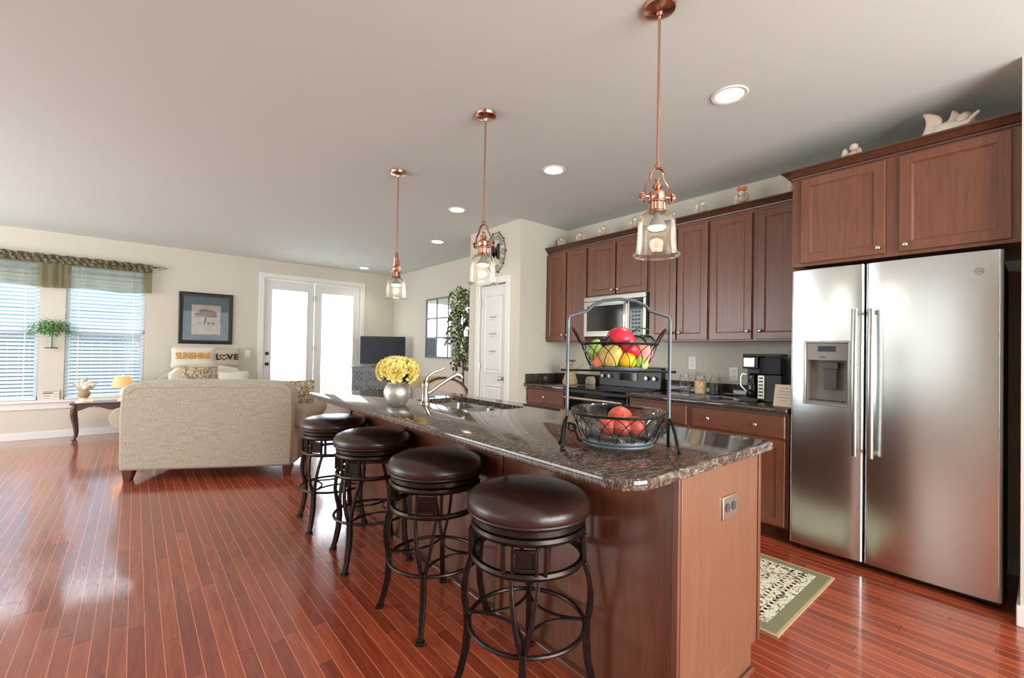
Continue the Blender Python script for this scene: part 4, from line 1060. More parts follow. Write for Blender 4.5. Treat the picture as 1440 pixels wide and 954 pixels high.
# straw angel, stone plaque, little glass
t = thing('straw_angel', 'tan burlap and straw angel doll at the left end of the dark counter', 'doll', (3.69, 3.38, .914), radians(20)); t.scale = (1.3, 1.3, 1.25)
link('skirt', MB().lathe([(0, 0), (.062, 0), (.066, .02), (.05, .07), (.032, .12), (.022, .15), (0, .155)], 20), 'burlap', t)
link('head', MB().sphere((0, 0, .185), .026, nu=16, nv=10), 'burlap', t)
link('halo', MB().ring((0, .0, .205), .036, .007, 20, 6), 'brownhair', t)
for s in (-1, 1): link('wing', MB().grid(6, 4, lambda u, v: (s * (-.02 - .085 * u) * -.64 + .02, s * (-.02 - .085 * u) * .76, .09 + .085 * u + (v - .5) * .05 * (1 - .6 * u))), 'burlap', t, solid=.004)
link('bow', MB().sphere((-.03, -.01, .12), .022, (1, 1, .6), 12, 8), 'burlap', t)
t = thing('stone_plaque', 'small sand-colored plaque with faint lettering standing behind the cooktop corner', 'plaque', (3.90, 3.34, .914), RW)
pq = MB(); pq.prism([(0, 0), (.13, 0), (.135, .05), (.11, .085), (.02, .08), (-.005, .04)], 0, .018, 'xz'); pl = link('slab', pq, 'stone', t, .003)
ln = MB(); ln.box(.02, .11, -.0015, 0, .052, .056); ln.box(.02, .11, -.0015, 0, .036, .040); ln.box(.03, .1, -.0015, 0, .02, .024); link('lettering', ln, 'greyink', pl)
t = thing('votive_glass', 'tiny clear stemmed glass on the left granite counter', 'glass', (3.55, 3.62, .914))
link('cup', MB().lathe([(0, 0), (.018, 0), (.018, .003), (.004, .006), (.004, .03), (.018, .04), (.020, .065), (.018, .065), (.016, .042), (0, .036)], 20), 'glassg', t)
# wall outlets above the counter
def plate(name, label, loc, rz, kind):
    t = thing(name, label, 'outlet' if kind == 'o' else 'light switch', loc, rz)
    link('plate', MB().box(-.037, .037, -.006, 0, -.06, .06), 'white', t, .002)
    if kind == 'o':
        for z in (-.022, .022): link('socket', MB().box(-.016, .016, -.008, -.006, z - .014, z + .014), 'cream', t, .001)
    else: link('rocker', MB().box(-.012, .012, -.011, -.006, -.025, .025), 'white', t, .001)
plate('wall_outlet', 'white wall outlet above the glass jars', (4.0, 2.125, 1.185), RW, 'o')
plate('wall_outlet', 'white wall outlet just left of the coffee maker', (4.0, 1.745, 1.10), RW, 'o')
plate('light_switch', 'white light switch on the wall left of the french doors', (1.425, 8.5, 1.14), 0, 's')

# ================================================================== ANGELS ON TOP OF THE CABINETS
def make_angel(label, kind):
    S_ = .72
    t = thing('angel_figurine', label, 'figurine', (0, 0, 0), RW + radians(35), 'angel figurines on the cabinets')
    link('robe', MB().lathe([(0, 0), (.026, 0), (.028, .010), (.021, .05), (.016, .085), (.012, .10), (0, .104)], 20), 'angel', t)
    h_ = link('head', MB().sphere((0, -.004, .120), .016, nu=16, nv=12), 'angelw', t)
    link('hair', MB().sphere((0, .002, .124), .0165, (1, .95, 1), 16, 10), 'brownhair', h_)
    for s in (-1, 1):
        wv = MB(); wv.sphere((s * .024, .016, .092), .028, (.5, .2, 1.2), 16, 10)
        link('wing', wv, 'angelw', t)
        link('arm', MB().tube([(s * .014, -.004, .092), (s * .022, -.016, .074), (s * .006, -.026, .068)], .005, 8), 'angel', t)
    if kind == 'heart':
        R9 = 1.3
        pts = [(.011 * 1.3 * sin(a) ** 3 * 1.4, .0011 * (13 * cos(a) - 5 * cos(2 * a) - 2 * cos(3 * a) - cos(4 * a)) + .15) for a in [2 * pi * i / 28 for i in range(28)]]
        link('heart', MB().prism([(x * 1.3, .148 + (z - .15) * 1.3) for x, z in pts], .018, .026, 'xz'), 'orange', t)
    return t
CT = 2.465
A = [(795, 'tiny white angel figurine with a dark flower, leftmost on the cabinets', 3.62, 1.0), (819, 'pink and white angel figurine, second from the left on the cabinet tops', 3.34, 1.05), (852, 'tall thin angel figurine above the left door over the microwave', 3.01, 1.1),
     (894, 'angel figurine just left of the near pendant shade, on the cabinets', 2.62, 1.15), (943, 'angel figurine partly behind the near pendant, on the cabinets', 2.20, .9),
     (984, 'cream angel figurine above the door right of the near pendant', 1.93, 1.1), (1041, 'angel figurine with a big heart, above the middle of the wall cabinets', 1.60, 1.15), (1108, 'angel figurine tucked against the left side of the refrigerator cabinet', 1.20, 1.05)]
af = make_angel('x', ''); ah = make_angel('x', 'heart')
for px_, lb, Y, s in A:
    s *= 1.3
    o = dup(ah if 'big heart' in lb else af, (3.77, Y, 2.4115), RW + radians(random.uniform(15, 50)), lb, None, (s, s, s))
dup(af, (3.53, .80, 2.4515), RW + radians(30), 'pink angel figurine with spread wings on the refrigerator cabinet, the left one', None, (1.5, 1.5, 1.45))
for q_ in (af, ah):
    for ch in kids(q_):
        for c2_ in kids(ch): bpy.data.objects.remove(c2_)
        bpy.data.objects.remove(ch)
    bpy.data.objects.remove(q_)

# reclining winged figurine over the right refrigerator cabinet door
t = thing('reclining_angel', 'large white kneeling angel with swept wings at the right end of the refrigerator cabinet', 'figurine', (3.50, .375, 2.4515), RW); t.scale = (1.35, 1.1, 1.3)
link('plinth', MB().box(-.08, .09, -.02, .07, 0, .035), 'cream', t, .006)
link('body', MB().sphere((0.01, .03, .085), .05, (1.2, .8, 1.0), 20, 12).sphere((-.05, .02, .055), .03, (1.6, .8, .7), 16, 10), 'cream', t)
link('head', MB().sphere((.06, .01, .125), .022, nu=16, nv=12), 'angelw', t)
link('hair', MB().sphere((.064, .016, .130), .022, nu=14, nv=10), 'stone', t)
for k, (dx, ry, sc_) in enumerate(((-.045, -.75, .95), (-.02, -.2, .9), (.0, .35, .8))):
    wv = MB(); wv.T = Matrix.Translation((dx, .02 + k * .015, .07)) @ Matrix.Rotation(ry + .5, 4, 'Y')
    wv.grid(10, 4, lambda u, v: (.02 * sin(u * pi * .9) * 2.2 - .03 * (1 - u) + (v - .5) * .055 * sin(pi * (.15 + .8 * u)), .01 * v, .13 * sc_ * u))
    link('wing', wv, 'angelw', t, solid=.010)
link('arm', MB().tube([(.03, .0, .095), (.075, -.02, .095), (.095, -.02, .12), (.105, -.015, .13)], [.011, .010, .008, .006], 8), 'cream', t)

# ================================================================== PANTRY WALL DECOR
t = thing('monogram_plaque', 'dark scrolled iron letter M hanging above the white pantry door', 'wall decor', (3.244, 4.19, 2.425), RW)
fm = MB()
fm.tube([(.185 * cos(a) * 1.0, -.006, .235 * sin(a)) for a in [2 * pi * i / 36 for i in range(36)]], .004, 6, True)
for k in range(10):
    a = 2 * pi * k / 10; c = (.145 * cos(a), .19 * sin(a))
    pts = []
    for i in range(16):
        u = i / 15; r_ = .046 * (1 - .75 * u); b = a + .4 + u * 8.2 * (1 if k % 2 else -1)
        pts.append((c[0] + r_ * cos(b), -.006, c[1] + r_ * sin(b) * 1.05))
    fm.tube(pts, .0032, 5)
    fm.sphere((.195 * cos(a), -.006, .25 * sin(a)), .010, (1, .5, 1), 8, 6)
link('scroll_frame', fm, 'iron2', t)
text('letter', 'M', .25, 'iron2', t, (0, -.008, 0), (pi / 2, 0, 0), .004, bold=.006, sx=.85)

# ================================================================== RUG
t = thing('kitchen_rug', 'patterned cream and green rug between the island and the refrigerator', 'rug', (2.655, 1.52, .001))
link('border', MB().box(-.41, .41, -.74, .74, 0, .008), 'rugedge', t, .002)
link('edge_binding', MB().box(-.422, -.41, -.752, .752, 0, .007).box(.41, .422, -.752, .752, 0, .007).box(-.41, .41, -.752, -.74, 0, .007).box(-.41, .41, .74, .752, 0, .007), 'rugtan', t)
dt = MB().box(-.35, .35, -.68, .68, .008, .0105); dt.mi = 1
for i in range(17):
    for j, r_ in ((0, .010), (1, .008)):
        x = -.31 + i * .0388
        for s in (-1, 1):
            y = s * (.63 - j * .055); dt.cyl((min(.325, x + (j * .019)), y, .0100), (min(.325, x + (j * .019)), y, .0112), r_, n=8)
for i in range(32):
    y = -.61 + i * .0392
    for s in (-1, 1):
        dt.cyl((s * .312, y, .0100), (s * .312, y, .0112), .009, n=8); dt.cyl((s * .25, y, .0100), (s * .25, y, .0112), .006, n=8)
dt.mi = 2
for k in range(7):
    for q in range(8):
        a = 2 * pi * q / 8; c = ((k % 2 - .5) * .16, -.48 + k * .16)
        dt.sphere((c[0] + .045 * cos(a), c[1] + .045 * sin(a), .0105), .018, (1, .6, .05), 10, 6)
    dt.sphere((c[0], c[1], .0105), .016, (1, 1, .06), 10, 6)
link('field', dt, ['rug', 'iron', 'rugedge'], t, smooth=False)

# ================================================================== SOFA (seen from behind)
d_ = Vector((1.21, -.66, 0)).normalized(); n_ = Vector((.479, .878, 0))
org = Vector((-.05, 5.47, 0)) + d_ * .70 - n_ * .03
t = thing('sofa', 'beige linen sofa with rolled arms, its back to the camera', 'sofa', org, math.atan2(d_.y, d_.x))
hw = .737
bk = MB()
outl = [(-hw, .10), (hw, .10), (hw + .012, .60)]
for i in range(7):
    a = i / 6 * pi / 2; outl.append((hw - .13 + .13 * cos(a), .80 + .12 * sin(a)))
outl += [(hw - .30, .935), (0, .94), (-hw + .30, .935)]
for i in range(7):
    a = pi / 2 + i / 6 * pi / 2; outl.append((-hw + .13 + .13 * cos(a), .80 + .12 * sin(a)))
outl.append((-hw - .012, .60))
bk.prism(outl, 0.0, .20, 'xz')
link('back', bk, 'sofa', t, .022)
pp = MB(); seamp = [(-hw + .06, -.0, .56)]
pl_ = [(-hw + .035, .70), (-hw + .05, .80), (-hw + .12, .862), (-hw + .3, .872), (0, .874), (hw - .3, .872), (hw - .12, .862), (hw - .05, .80), (hw - .035, .70)]
pp.tube([(a, -.001, b) for a, b in pl_[1:-1]], .0045, 6); link('back_seam', pp, 'sofa2', t)
link('base', MB().box(-hw, hw, .2, .92, .10, .34), 'sofa', t, .015)
link('seat_cushion', MB().box(-hw + .02, -.005, .22, .95, .34, .47), 'sofa', t, .04)
link('seat_cushion', MB().box(.005, hw - .02, .22, .95, .34, .47), 'sofa', t, .04)
for s in (-1, 1):
    ar = MB()
    ar.box(min(s * (hw - .12), s * hw), max(s * (hw - .12), s * hw), .10, .93, .10, .56)
    aa = link('arm', ar, 'sofa2', t, .01)
    rl = MB(); prof = []
    pts = [(s * (hw + .025), .06 + .88 * i / 8, .575) for i in range(9)]
    rl.tube(pts, [.10, .108, .11, .112, .113, .114, .116, .117, .112], 24)
    link('arm_roll', rl, 'sofa2', aa, .012)
for x, y in ((-hw + .06, .06), (hw - .045, .06), (-hw + .07, .85), (hw - .07, .85)):
    lg = MB(); w_ = .045
    lg.add([(x - w_, y - w_, .10), (x + w_, y - w_, .10), (x + w_, y + w_, .10), (x - w_, y + w_, .10), (x - w_ * .75, y - w_ * .7, 0), (x + w_ * .45, y - w_ * .7, 0), (x + w_ * .45, y + w_ * .5, 0), (x - w_ * .75, y + w_ * .5, 0)],
           [(0, 1, 2, 3), (4, 7, 6, 5), (0, 4, 5, 1), (1, 5, 6, 2), (2, 6, 7, 3), (3, 7, 4, 0)])
    link('leg', lg, 'legwood', t, .003, smooth=False)
def pillow_mb(w_, h_, th, n=14):
    mb = MB()
    for s in (-1, 1):
        def f(u, v):
            x, y = 2 * u - 1, 2 * v - 1
            k = (1 - abs(x) ** 2.6) * (1 - abs(y) ** 2.6); px_ = x * (1 - .07 * (1 - y * y) * abs(x) ** 3 * 0 - .05 * (1 - abs(y)) * abs(x))
            return (px_ * w_ / 2, s * th / 2 * max(0, k) ** .5, y * h_ / 2 * (1 - .05 * (1 - abs(x)) * abs(y)))
        mb.grid(n, n, f)
    return mb
def pillow(name, label, loc, rz, w_, h_, th, mat, tilt=0.25, rx=0):
    t = thing(name, label, 'cushion', loc, rz); t.rotation_euler = (-tilt, rx, rz)
    c = link('cover', pillow_mb(w_, h_, th), mat, t); return t, c
# cushion on the beige sofa's right end
p = org + d_ * .66 + n_ * .33
pillow('throw_pillow', 'floral beige cushion leaning at the right end of the beige sofa', (p.x, p.y, .72), math.atan2(d_.y, d_.x) + .3, .40, .40, .13, 'floral', .2)

# ================================================================== LOVESEAT AND CUSHIONS BY THE BACK WALL
LX, LY = .83, 7.72
t = thing('loveseat', 'pale grey loveseat with rounded corners against the back wall', 'sofa', (LX, LY, 0), 0)
bk = MB(); o2 = [(-.60, .12), (.60, .12)]
for i in range(9):
    a = i / 8 * pi / 2; o2.append((.30 + .30 * cos(a), .66 + .24 * sin(a)))
for i in range(9):
    a = pi / 2 + i / 8 * pi / 2; o2.append((-.30 + .30 * cos(a), .66 + .24 * sin(a)))
bk.prism(o2, .48, .70, 'xz'); link('back', bk, 'greyfab', t, .03)
bc = MB(); bc.prism([(-.42, .5), (.42, .5), (.46, .84), (.38, .93), (.2, .965), (-.2, .965), (-.38, .93), (-.46, .84)], .36, .50, 'xz'); link('back_cushion', bc, 'creamfab', t, .03)
link('base', MB().box(-.62, .62, -.22, .5, .12, .34), 'greyfab', t, .02)
link('seat_cushion', MB().box(-.5, .5, -.24, .38, .34, .48), 'creamfab', t, .04)
for s in (-1, 1):
    ar = MB(); ar.box(min(s * .50, s * .60), max(s * .50, s * .60), -.2, .48, .12, .55); ar.tube([(s * .54, -.22, .58), (s * .54, .48, .62)], .085, 20); link('arm', ar, 'greyfab', t, .015)
for x in (-.58, .58):
    for y in (-.16, .62): link('leg', MB().cyl((x, y, 0), (x, y, .12), .02, .028, 10), 'legwood', t)
t, c = pillow('word_pillow', 'cream cushion printed SUNSHINE in orange on top of the loveseat back', (.675, 8.28, 1.085), 0, .55, .31, .10, 'creamfab', .08)
text('lettering', 'SUNSHINE', .13, 'orangeink', c, (0, -.062, .015), (pi / 2, 0, 0), .002, bold=.004, sx=.72)
t, c = pillow('word_pillow', 'tan cushion printed LOVE in dark letters on top of the loveseat back', (1.10, 8.31, 1.085), 0, .40, .30, .10, 'tanfab', .08)
text('lettering', 'L', .13, 'brownink', c, (-.115, -.062, .0), (pi / 2, 0, 0), .002, bold=.005)
text('lettering', 'V', .12, 'brownink', c, (.045, -.062, 0), (pi / 2, 0, 0), .002, bold=.005)
text('lettering', 'E', .12, 'brownink', c, (.125, -.062, 0), (pi / 2, 0, 0), .002, bold=.005)
hp = [(.055 * sin(a) ** 3 * 1.0 - .035, .0030 * (13 * cos(a) - 5 * cos(2 * a) - 2 * cos(3 * a) - cos(4 * a)) + .002) for a in [2 * pi * i / 32 for i in range(32)]]
hm = MB(); hm.tube([(x, -.063, z) for x, z in hp], .006, 6, True); link('heart', hm, 'brownink', c)
pillow('throw_pillow', 'floral patterned cushion leaning in front of the loveseat cushion', (.72, 7.90, .83), 0, .46, .28, .13, 'floral', .3)
pillow('throw_pillow', 'small white patterned cushion beside the floral one on the loveseat', (1.14, 7.88, .76), 0, .42, .26, .12, 'creamfab', .3)

# ================================================================== SIDE TABLE, STATUE, LAMP
t = thing('console_table', 'dark wood side table with curved legs under the window', 'table', (-.205, 8.12, 0))
link('tabletop', MB().box(-.42, .40, -.17, .17, .475, .495), 'walnut', t, .006)
for y in (-.14, .125):
    ap = MB(); pts = [(-.37, .475), (.35, .475), (.35, .40)]
    for i in range(1, 16): u = i / 16; pts.append((.35 - .72 * u, .40 + .028 * cos(u * 4 * pi) * -1 + .02))
    pts.append((-.37, .40)); ap.prism(pts, y, y + .015, 'xz'); link('apron', ap, 'walnut', t)
for x in (-1, 1):
    for y in (-.125, .125):
        lg = MB(); X0 = x * .36 - .01
        lg.tube([(X0, y, .475), (X0 + x * .012, y, .42), (X0 + x * .018, y, .34), (X0 - x * .002, y, .20), (X0 - x * .012, y, .10), (X0 - x * .004, y, .045), (X0 + x * .02, y, .012)], [.026, .030, .027, .018, .014, .016, .020], 12)
        link('leg', lg, 'walnut', t)
t = thing('rooster_bust', 'cream plumed bird sculpture on a pedestal on the side table', 'sculpture', (-.50, 8.09, .496))
link('pedestal', MB().lathe([(0, 0), (.085, 0), (.085, .015), (.06, .025), (.045, .05), (.05, .06), (0, .06)], 24), 'cream', t)
link('urn', MB().lathe([(0, .06), (.04, .062), (.062, .09), (.066, .12), (.05, .15), (.03, .165), (0, .165)], 24), 'burlap', t)
for k in range(9):
    a = radians(-75 + k * 19); ln_ = .12 + .02 * sin(k * 2.1)
    wv = MB(); wv.T = Matrix.Translation((0, -.005 * k, .19)) @ Matrix.Rotation(a, 4, 'Y')
    wv.grid(6, 3, lambda u, v: ((v - .5) * .055 * sin(pi * (.15 + .8 * u)) + .02 * u * u, .01 * sin(3 * u), ln_ * u))
    link('plume', wv, 'cream' if k % 2 else 'stone', t, solid=.009)
link('head', MB().sphere((.02, -.03, .20), .032, (1.2, .9, 1), 16, 10), 'cream', t)
link('beak', MB().cyl((.05, -.035, .20), (.085, -.04, .185), .012, .002, 10), 'burlap', t)
t = thing('table_lamp', 'small lit table lamp with a yellow shade on the side table, next to the sofa', 'lamp', (-.12, 8.08, .496))
link('base', MB().lathe([(0, 0), (.05, 0), (.052, .012), (.03, .025), (.02, .05), (.032, .08), (.034, .10), (.018, .13), (.010, .15), (.010, .19), (0, .19)], 24), 'cream', t)
link('lamp_shade', MB().lathe([(.118, .185), (.12, .188), (.108, .25), (.09, .305), (.07, .335), (.068, .335), (.088, .303), (.106, .248), (.117, .188)], 32), 'lampshade', t)
link('finial', MB().cyl((0, 0, .18), (0, 0, .35), .003, n=8).sphere((0, 0, .353), .008, nu=10, nv=8), 'copper', t)
l = bpy.data.lights.new('table_lamp_bulb', 'POINT'); l.energy = 5; l.color = (1, .8, .5); l.shadow_soft_size = .03
o = bpy.data.objects.new('table_lamp_bulb', l); COL.objects.link(o); o.location = (-.12, 8.08, .75)

# ================================================================== WINDOW DRESSING
def blind(name, label, x0, x1, z0, z1):
    t = thing(name, label, 'blind', (x0, YB + .022, z0)); w_ = x1 - x0; h_ = z1 - z0
    link('headrail', MB().box(.01, w_ - .01, -.02, .025, h_ - .05, h_ - .005), 'white', t, .003)
    sl = MB(); pitch_ = .0495; n = int((h_ - .09) / pitch_)
    for i in range(n):
        z = .04 + i * pitch_; a = radians(34)
        dy, dz = .0255 * cos(a), .0255 * sin(a)
        sl.add([(.012, -dy, z - dz), (w_ - .012, -dy, z - dz), (w_ - .012, dy, z + dz), (.012, dy, z + dz), (.012, -dy, z - dz + .003), (w_ - .012, -dy, z - dz + .003), (w_ - .012, dy, z + dz + .003), (.012, dy, z + dz + .003)],
               [(0, 1, 2, 3), (7, 6, 5, 4), (0, 4, 5, 1), (2, 6, 7, 3), (1, 5, 6, 2), (0, 3, 7, 4)])
    link('slats', sl, 'slat', t, smooth=False)
    link('bottom_rail', MB().box(.012, w_ - .012, -.018, .018, .004, .024), 'white', t, .003)
    cd = MB()
    for x in (.13, w_ - .13): cd.box(x - .004, x + .004, -.027, -.025, .02, h_ - .05)
    link('ladder_cord', cd, 'white', t)
blind('window_blind', 'white slatted blind in the window at the left edge of the photo', *OPN[0])
blind('window_blind', 'white slatted blind in the window above the side table', *OPN[1])
t = thing('curtain_rod', 'black curtain rod with a pierced finial above the windows', 'curtain rod', (0, 8.42, 2.40))
link('rod', MB().cyl((-2.1, 0, 0), (.23, 0, 0), .008, n=10), 'iron2', t)
fn_ = MB(); fn_.tube([(.23, 0, 0), (.255, 0, .018), (.29, 0, .016), (.315, 0, 0), (.29, 0, -.016), (.255, 0, -.018)], .004, 6, True); fn_.tube([(.315, 0, 0), (.35, 0, 0)], [.008, .002], 8); link('finial', fn_, 'iron2', t)
link('bracket', MB().cyl((.20, 0, 0), (.20, .08, 0), .006, n=8), 'iron2', t)
t = thing('valance', 'sheer olive valance with a ruffled top hanging over both windows', 'curtain', (0, 8.42, 0))
def val(u, v):
    x = -2.05 + 2.22 * u
    pin = math.exp(-((x + .86) / .12) ** 2)
    z = 2.36 - (.36 - .012 * sin(x * 9)) * v
    y = .022 * sin(x * (26 + 14 * pin)) * (.3 + .7 * v) + .035 * pin * sin(x * 60) * v - .018
    return (x, y, z)
link('skirt', MB().grid(260, 8, val), 'sheer', t)
def ruf(u, v):
    x = -2.05 + 2.22 * u; return (x, -.016 + .012 * sin(x * 90 + 3 * v) , 2.355 + .075 * v + .006 * sin(x * 43))
link('ruffle', MB().grid(400, 4, ruf), 'ruffle', t, solid=.002)
link('ruffle', MB().grid(300, 3, lambda u, v: (-2.05 + 2.22 * u, -.03 + .010 * sin(u * 190 + 2 * v), 2.315 + .05 * v + .006 * sin(u * 70))), 'ruffle', t, solid=.002)
# sconce planter between the windows
t = thing('wall_planter', 'leafy green plant in an iron and glass wall sconce between the windows', 'plant', (-.85, 8.46, 1.42))
link('sconce', MB().tube([(0, .03, -.22), (0, .03, .05)], .005, 6).ring((0, -.03, .0), .045, .004, 20, 6).cyl((-.06, -.02, -.22), (.06, -.02, -.22), .006, n=8).cyl((0, -.02, -.222), (0, -.02, -.214), .04, n=16), 'iron2', t)
link('glass_tube', MB().lathe([(.03, -.21), (.03, .0), (.028, .0), (.028, -.21)], 20, (0, -.03, 0)), 'glassg', t)
lf = MB(); random.seed(5)
for k in range(330):
    a = random.uniform(0, 2 * pi); r_ = random.uniform(.02, .20); zz = .07 + random.uniform(-.05, .10) - r_ * .35
    lf.T = Matrix.Translation((r_ * cos(a) * 1.25, -.05 + min(.06, r_ * sin(a) * .5), zz)) @ Matrix.Rotation(a, 4, 'Z') @ Matrix.Rotation(random.uniform(-.3, 1.1), 4, 'Y')
    L_ = random.uniform(.05, .09)
    lf.grid(3, 2, lambda u, v: (L_ * u, (v - .5) * .020 * sin(pi * (u * .9 + .08)), .01 * sin(pi * u)))
fo = link('foliage', lf, 'fern', t); fo['kind'] = 'stuff'
# printed sign on the sill
t = thing('sill_sign', 'small pale sign with dark lines of text standing on the window sill', 'sign', (-.85, 8.475, .5115))
sg = link('board', MB().box(-.08, .085, 0, .008, 0, .13), 'creamfab', t, .001)
ln = MB()
for i, (a, b, h_) in enumerate(((-.07, .075, .006), (-.06, .03, .004), (-.07, .03, .012), (.04, .07, .004), (-.06, -.0, .009), (.02, .07, .004), (-.07, .0, .004))):
    z = .112 - i * .0155; x = a
    while x < b:
        w_ = random.uniform(.006, .014); ln.box(x, min(b, x + w_), -.0015, 0, z, z + h_); x += w_ + .003
link('printed_text', ln, 'darkink', sg)

# ================================================================== PICTURE
t = thing('framed_print', 'black framed print of a brown tree on the wall left of the french doors', 'picture', (.845, 8.498, 1.69))
pw, ph = .355, .40
link('frame', MB().panel(-pw, pw, -ph, ph, [(0, 0), (0, -.022), (.012, -.032), (.035, -.026), (.055, -.022), (.06, -.008)]), 'frameblack', t, smooth=False)
link('mat_board', MB().box(-pw + .05, pw - .05, -.012, -.006, -ph + .05, ph - .05), 'mat_blue', t)
pr = link('print', MB().box(-.19, .19, -.014, -.012, -.25, .21), 'print', t)
tm = MB(); random.seed(3)
for k in range(60):
    a = random.uniform(0, pi); r_ = sqrt(random.random()); tm.sphere((.14 * r_ * cos(a), -.0145, .03 + .11 * r_ * sin(a)), random.uniform(.012, .026), (1.3, .06, .8), 8, 6)
tm.tube([(-.02, -.0155, -.06), (0, -.0155, .05)], [.012, .007], 6)
for k in range(4): tm.sphere((-.09 + k * .06, -.0145, -.075), .016, (1, .06, 1), 8, 6)
link('tree_drawing', tm, 'treeink', pr)
link('glazing', MB().box(-pw + .055, pw - .055, -.0175, -.0165, -ph + .055, ph - .055), 'glass', t)

# ================================================================== TV CORNER
ta = math.atan2(-.64, .77)
t = thing('television', 'black flat screen television on the grey cabinet in the corner', 'television', (3.49, 7.86, .932), ta)
link('bezel', MB().box(-.415, .415, .0, .035, .04, .56), 'black', t, .004)
link('screen', MB().box(-.398, .398, -.002, .002, .06, .543), 'screen', t)
link('stand', MB().box(-.17, .17, -.09, .12, 0, .012).box(-.05, .05, .01, .04, .0, .06), 'black', t, .003)
t = thing('tv_cabinet', 'distressed grey cabinet with carved squares under the television', 'cabinet', (3.49, 7.86, 0), ta)
link('body', MB().box(-.50, .50, -.15, .25, .08, .91), 'distress', t, .004)
link('top', MB().box(-.52, .52, -.17, .27, .91, .93), 'bluegrey', t, .003)
for i in range(4):
    for j in range(3):
        x = -.48 + i * .2425; z = .11 + j * .262
        pn = link('drawer', MB().panel(x, x + .232, z, z + .25, [(0, -.15), (0, -.165), (.02, -.165), (.026, -.158)]), 'distress', t, smooth=False)
        cx_, cz_ = x + .116, z + .125
        dm = MB()
        for (a, b) in (((-.08, 0), (0, .09)), ((0, .09), (.08, 0)), ((.08, 0), (0, -.09)), ((0, -.09), (-.08, 0)), ((-.09, -.1), (.09, .1)), ((-.09, .1), (.09, -.1))):
            dm.tube([(cx_ + a[0], -.159, cz_ + a[1]), (cx_ + b[0], -.159, cz_ + b[1])], .005, 4)
        link('carving', dm, 'carve', pn)
for x in (-.45, .45):
    for y in (-.12, .2): link('foot', MB().box(x - .03, x + .03, y - .03, y + .03, 0, .08), 'bluegrey', t)
o = link('remote_control', MB().box(-.02, .02, -.08, .08, 0, .018), 'greypl', bevel=.004); o.location = (3.20, 7.98, .931); o.rotation_euler = (0, 0, .9); tag(o, 'grey remote control on the left end of the TV cabinet', 'remote')

# ================================================================== WINDOWPANE MIRROR, FICUS, ARMCHAIR
t = thing('windowpane_mirror', 'blue grey windowpane mirror with square panes, left of the tall plant', 'mirror', (3.995, 7.15, 1.12), RW)
mw_, mh_ = 1.50, 1.04
fr = MB()
fr.box(0, mw_, -.02, 0, 0, .03); fr.box(0, mw_, -.02, 0, mh_ - .03, mh_)
for i in range(5):
    x = i * (mw_ - .03) / 4; fr.box(x, x + .03, -.02, 0, 0, mh_)
for j in (1, 2):
    z = j * (mh_ - .03) / 3; fr.box(0, mw_, -.019, 0, z, z + .03)
link('frame', fr, 'bluegrey', t, .002)
link('mirror_glass', MB().box(.01, mw_ - .01, -.012, -.004, .01, mh_ - .01), 'mirror', t)
t = thing('ficus_tree', 'tall variegated ficus tree standing beside the pantry wall', 'plant', (3.70, 5.52, 0))
link('pot', MB().lathe([(0, 0), (.12, 0), (.15, .26), (.16, .27), (.16, .30), (.14, .30), (.135, .26), (0, .26)], 28), 'burlap', t)
s_o = link('soil', MB().lathe([(0, .262), (.13, .262), (.13, .27), (0, .272)], 20), 'soil', t)
tk = MB(); tk.tube([(0, 0, .26), (.02, .01, .8), (-.01, .0, 1.3), (.01, .01, 2.0)], [.018, .015, .012, .005], 8)
random.seed(21); tips = []
for k in range(26):
    z = 1.05 + k * .042; a = k * 2.4; R = .09 + .15 * sin(pi * min(1, (z - 1.0) / 1.25)) ** .6 * random.uniform(.6, 1)
    e_ = (R * cos(a), R * sin(a), z + random.uniform(0, .1)); tk.tube([(0, 0, z - .08), (e_[0] * .5, e_[1] * .5, z), e_], [.005, .004, .002], 5); tips.append(e_)
link('trunk', tk, 'legwood', t)
lf = MB()
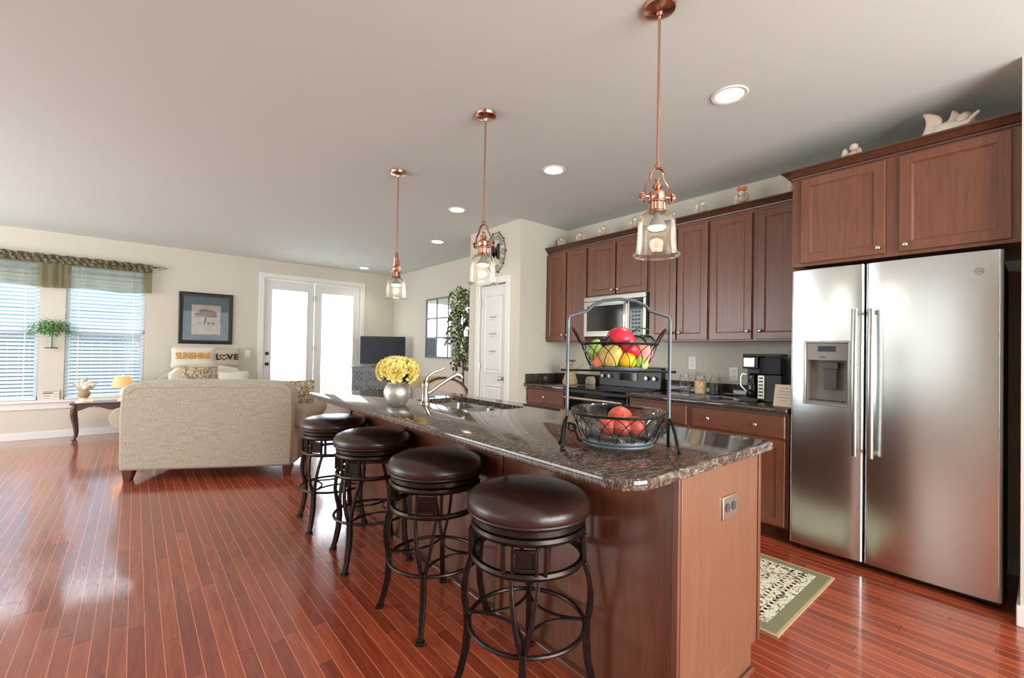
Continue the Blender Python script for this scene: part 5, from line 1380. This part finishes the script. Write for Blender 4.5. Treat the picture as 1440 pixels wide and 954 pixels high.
for k in range(1250):
    b = random.choice(tips); u = random.random()
    c = Vector((b[0] * (.35 + .75 * u), b[1] * (.35 + .75 * u), b[2] + random.uniform(-.12, .10)))
    c.x = min(c.x, .17); L_ = random.uniform(.065, .10); wd = L_ * .5
    T = Matrix.Translation(c) @ Euler((random.uniform(-.6, .6), random.uniform(.2, 1.5), random.uniform(0, 2 * pi))).to_matrix().to_4x4()
    lf.T = T; lf.mi = 0
    lf.grid(4, 2, lambda u, v: (L_ * u, (v - .5) * wd * sin(pi * (u * .92 + .05)), .008 * sin(pi * u)))
    lf.mi = 1
    for dz in (.0012, -.0012):
        lf.grid(4, 2, lambda u, v: (L_ * (.1 + .76 * u), (v - .5) * wd * .74 * sin(pi * (u * .9 + .06)), .008 * sin(pi * u) + dz))
fo = link('foliage', lf, ['leafcream', 'leafdark'], t); fo['kind'] = 'stuff'
t = thing('armchair', 'tan armchair with a curved dark wood edge, beyond the sink', 'armchair', (3.30, 5.27, 0), radians(140)); t.scale = (.9, .88, 1)
bk = MB(); o3 = [(-.36, .12), (.36, .12)]
for i in range(9): a = i / 8 * pi; o3.append((.36 * cos(a), .62 + .27 * sin(a)))
bk.prism(o3, .28, .40, 'xz'); link('back', bk, 'tanfab', t, .025)
link('wood_rim', MB().tube([(x, .405, z) for x, z in [(.37, .12)] + [(.37 * cos(a), .62 + .285 * sin(a)) for a in [i / 14 * pi for i in range(15)]] + [(-.37, .12)]], .014, 8), 'walnut', t)
link('seat_cushion', MB().box(-.33, .33, -.33, .28, .30, .45), 'seatcush', t, .04)
link('base', MB().box(-.35, .35, -.34, .38, .14, .30), 'tanfab', t, .02)
for s in (-1, 1): link('arm', MB().box(min(s * .30, s * .40), max(s * .30, s * .40), -.32, .36, .14, .60), 'tanfab', t, .03)
for x in (-.32, .32):
    for y in (-.3, .34): link('leg', MB().cyl((x, y, 0), (x, y, .14), .014, .022, 8), 'legwood', t)
pillow('throw_pillow', 'olive tan cushion at the left of the armchair, behind the faucet', (3.02, 5.42, .70), radians(-25), .44, .42, .14, 'seatcush', .25)

# added outside the windows: board fence and house siding to tint the blinds' gaps
fb = MB()
for i in range(40): fb.box(-5.2 + i * .15, -5.06 + i * .15, 13.0, 13.02, 0, 1.62)
fb.box(-5.2, .8, 13.02, 13.06, .3, .38).box(-5.2, .8, 13.02, 13.06, 1.3, 1.38)
struct('added_fence', fb, 'bluegrey')
hb = MB()
for i in range(30): hb.box(-10, 2.4, 17.0, 17.2, i * .18, i * .18 + .172)
struct('added_siding', hb, 'siding')
struct('ground_outside', MB().box(-11, 9, 8.65, 21, -.12, 0), 'stone')
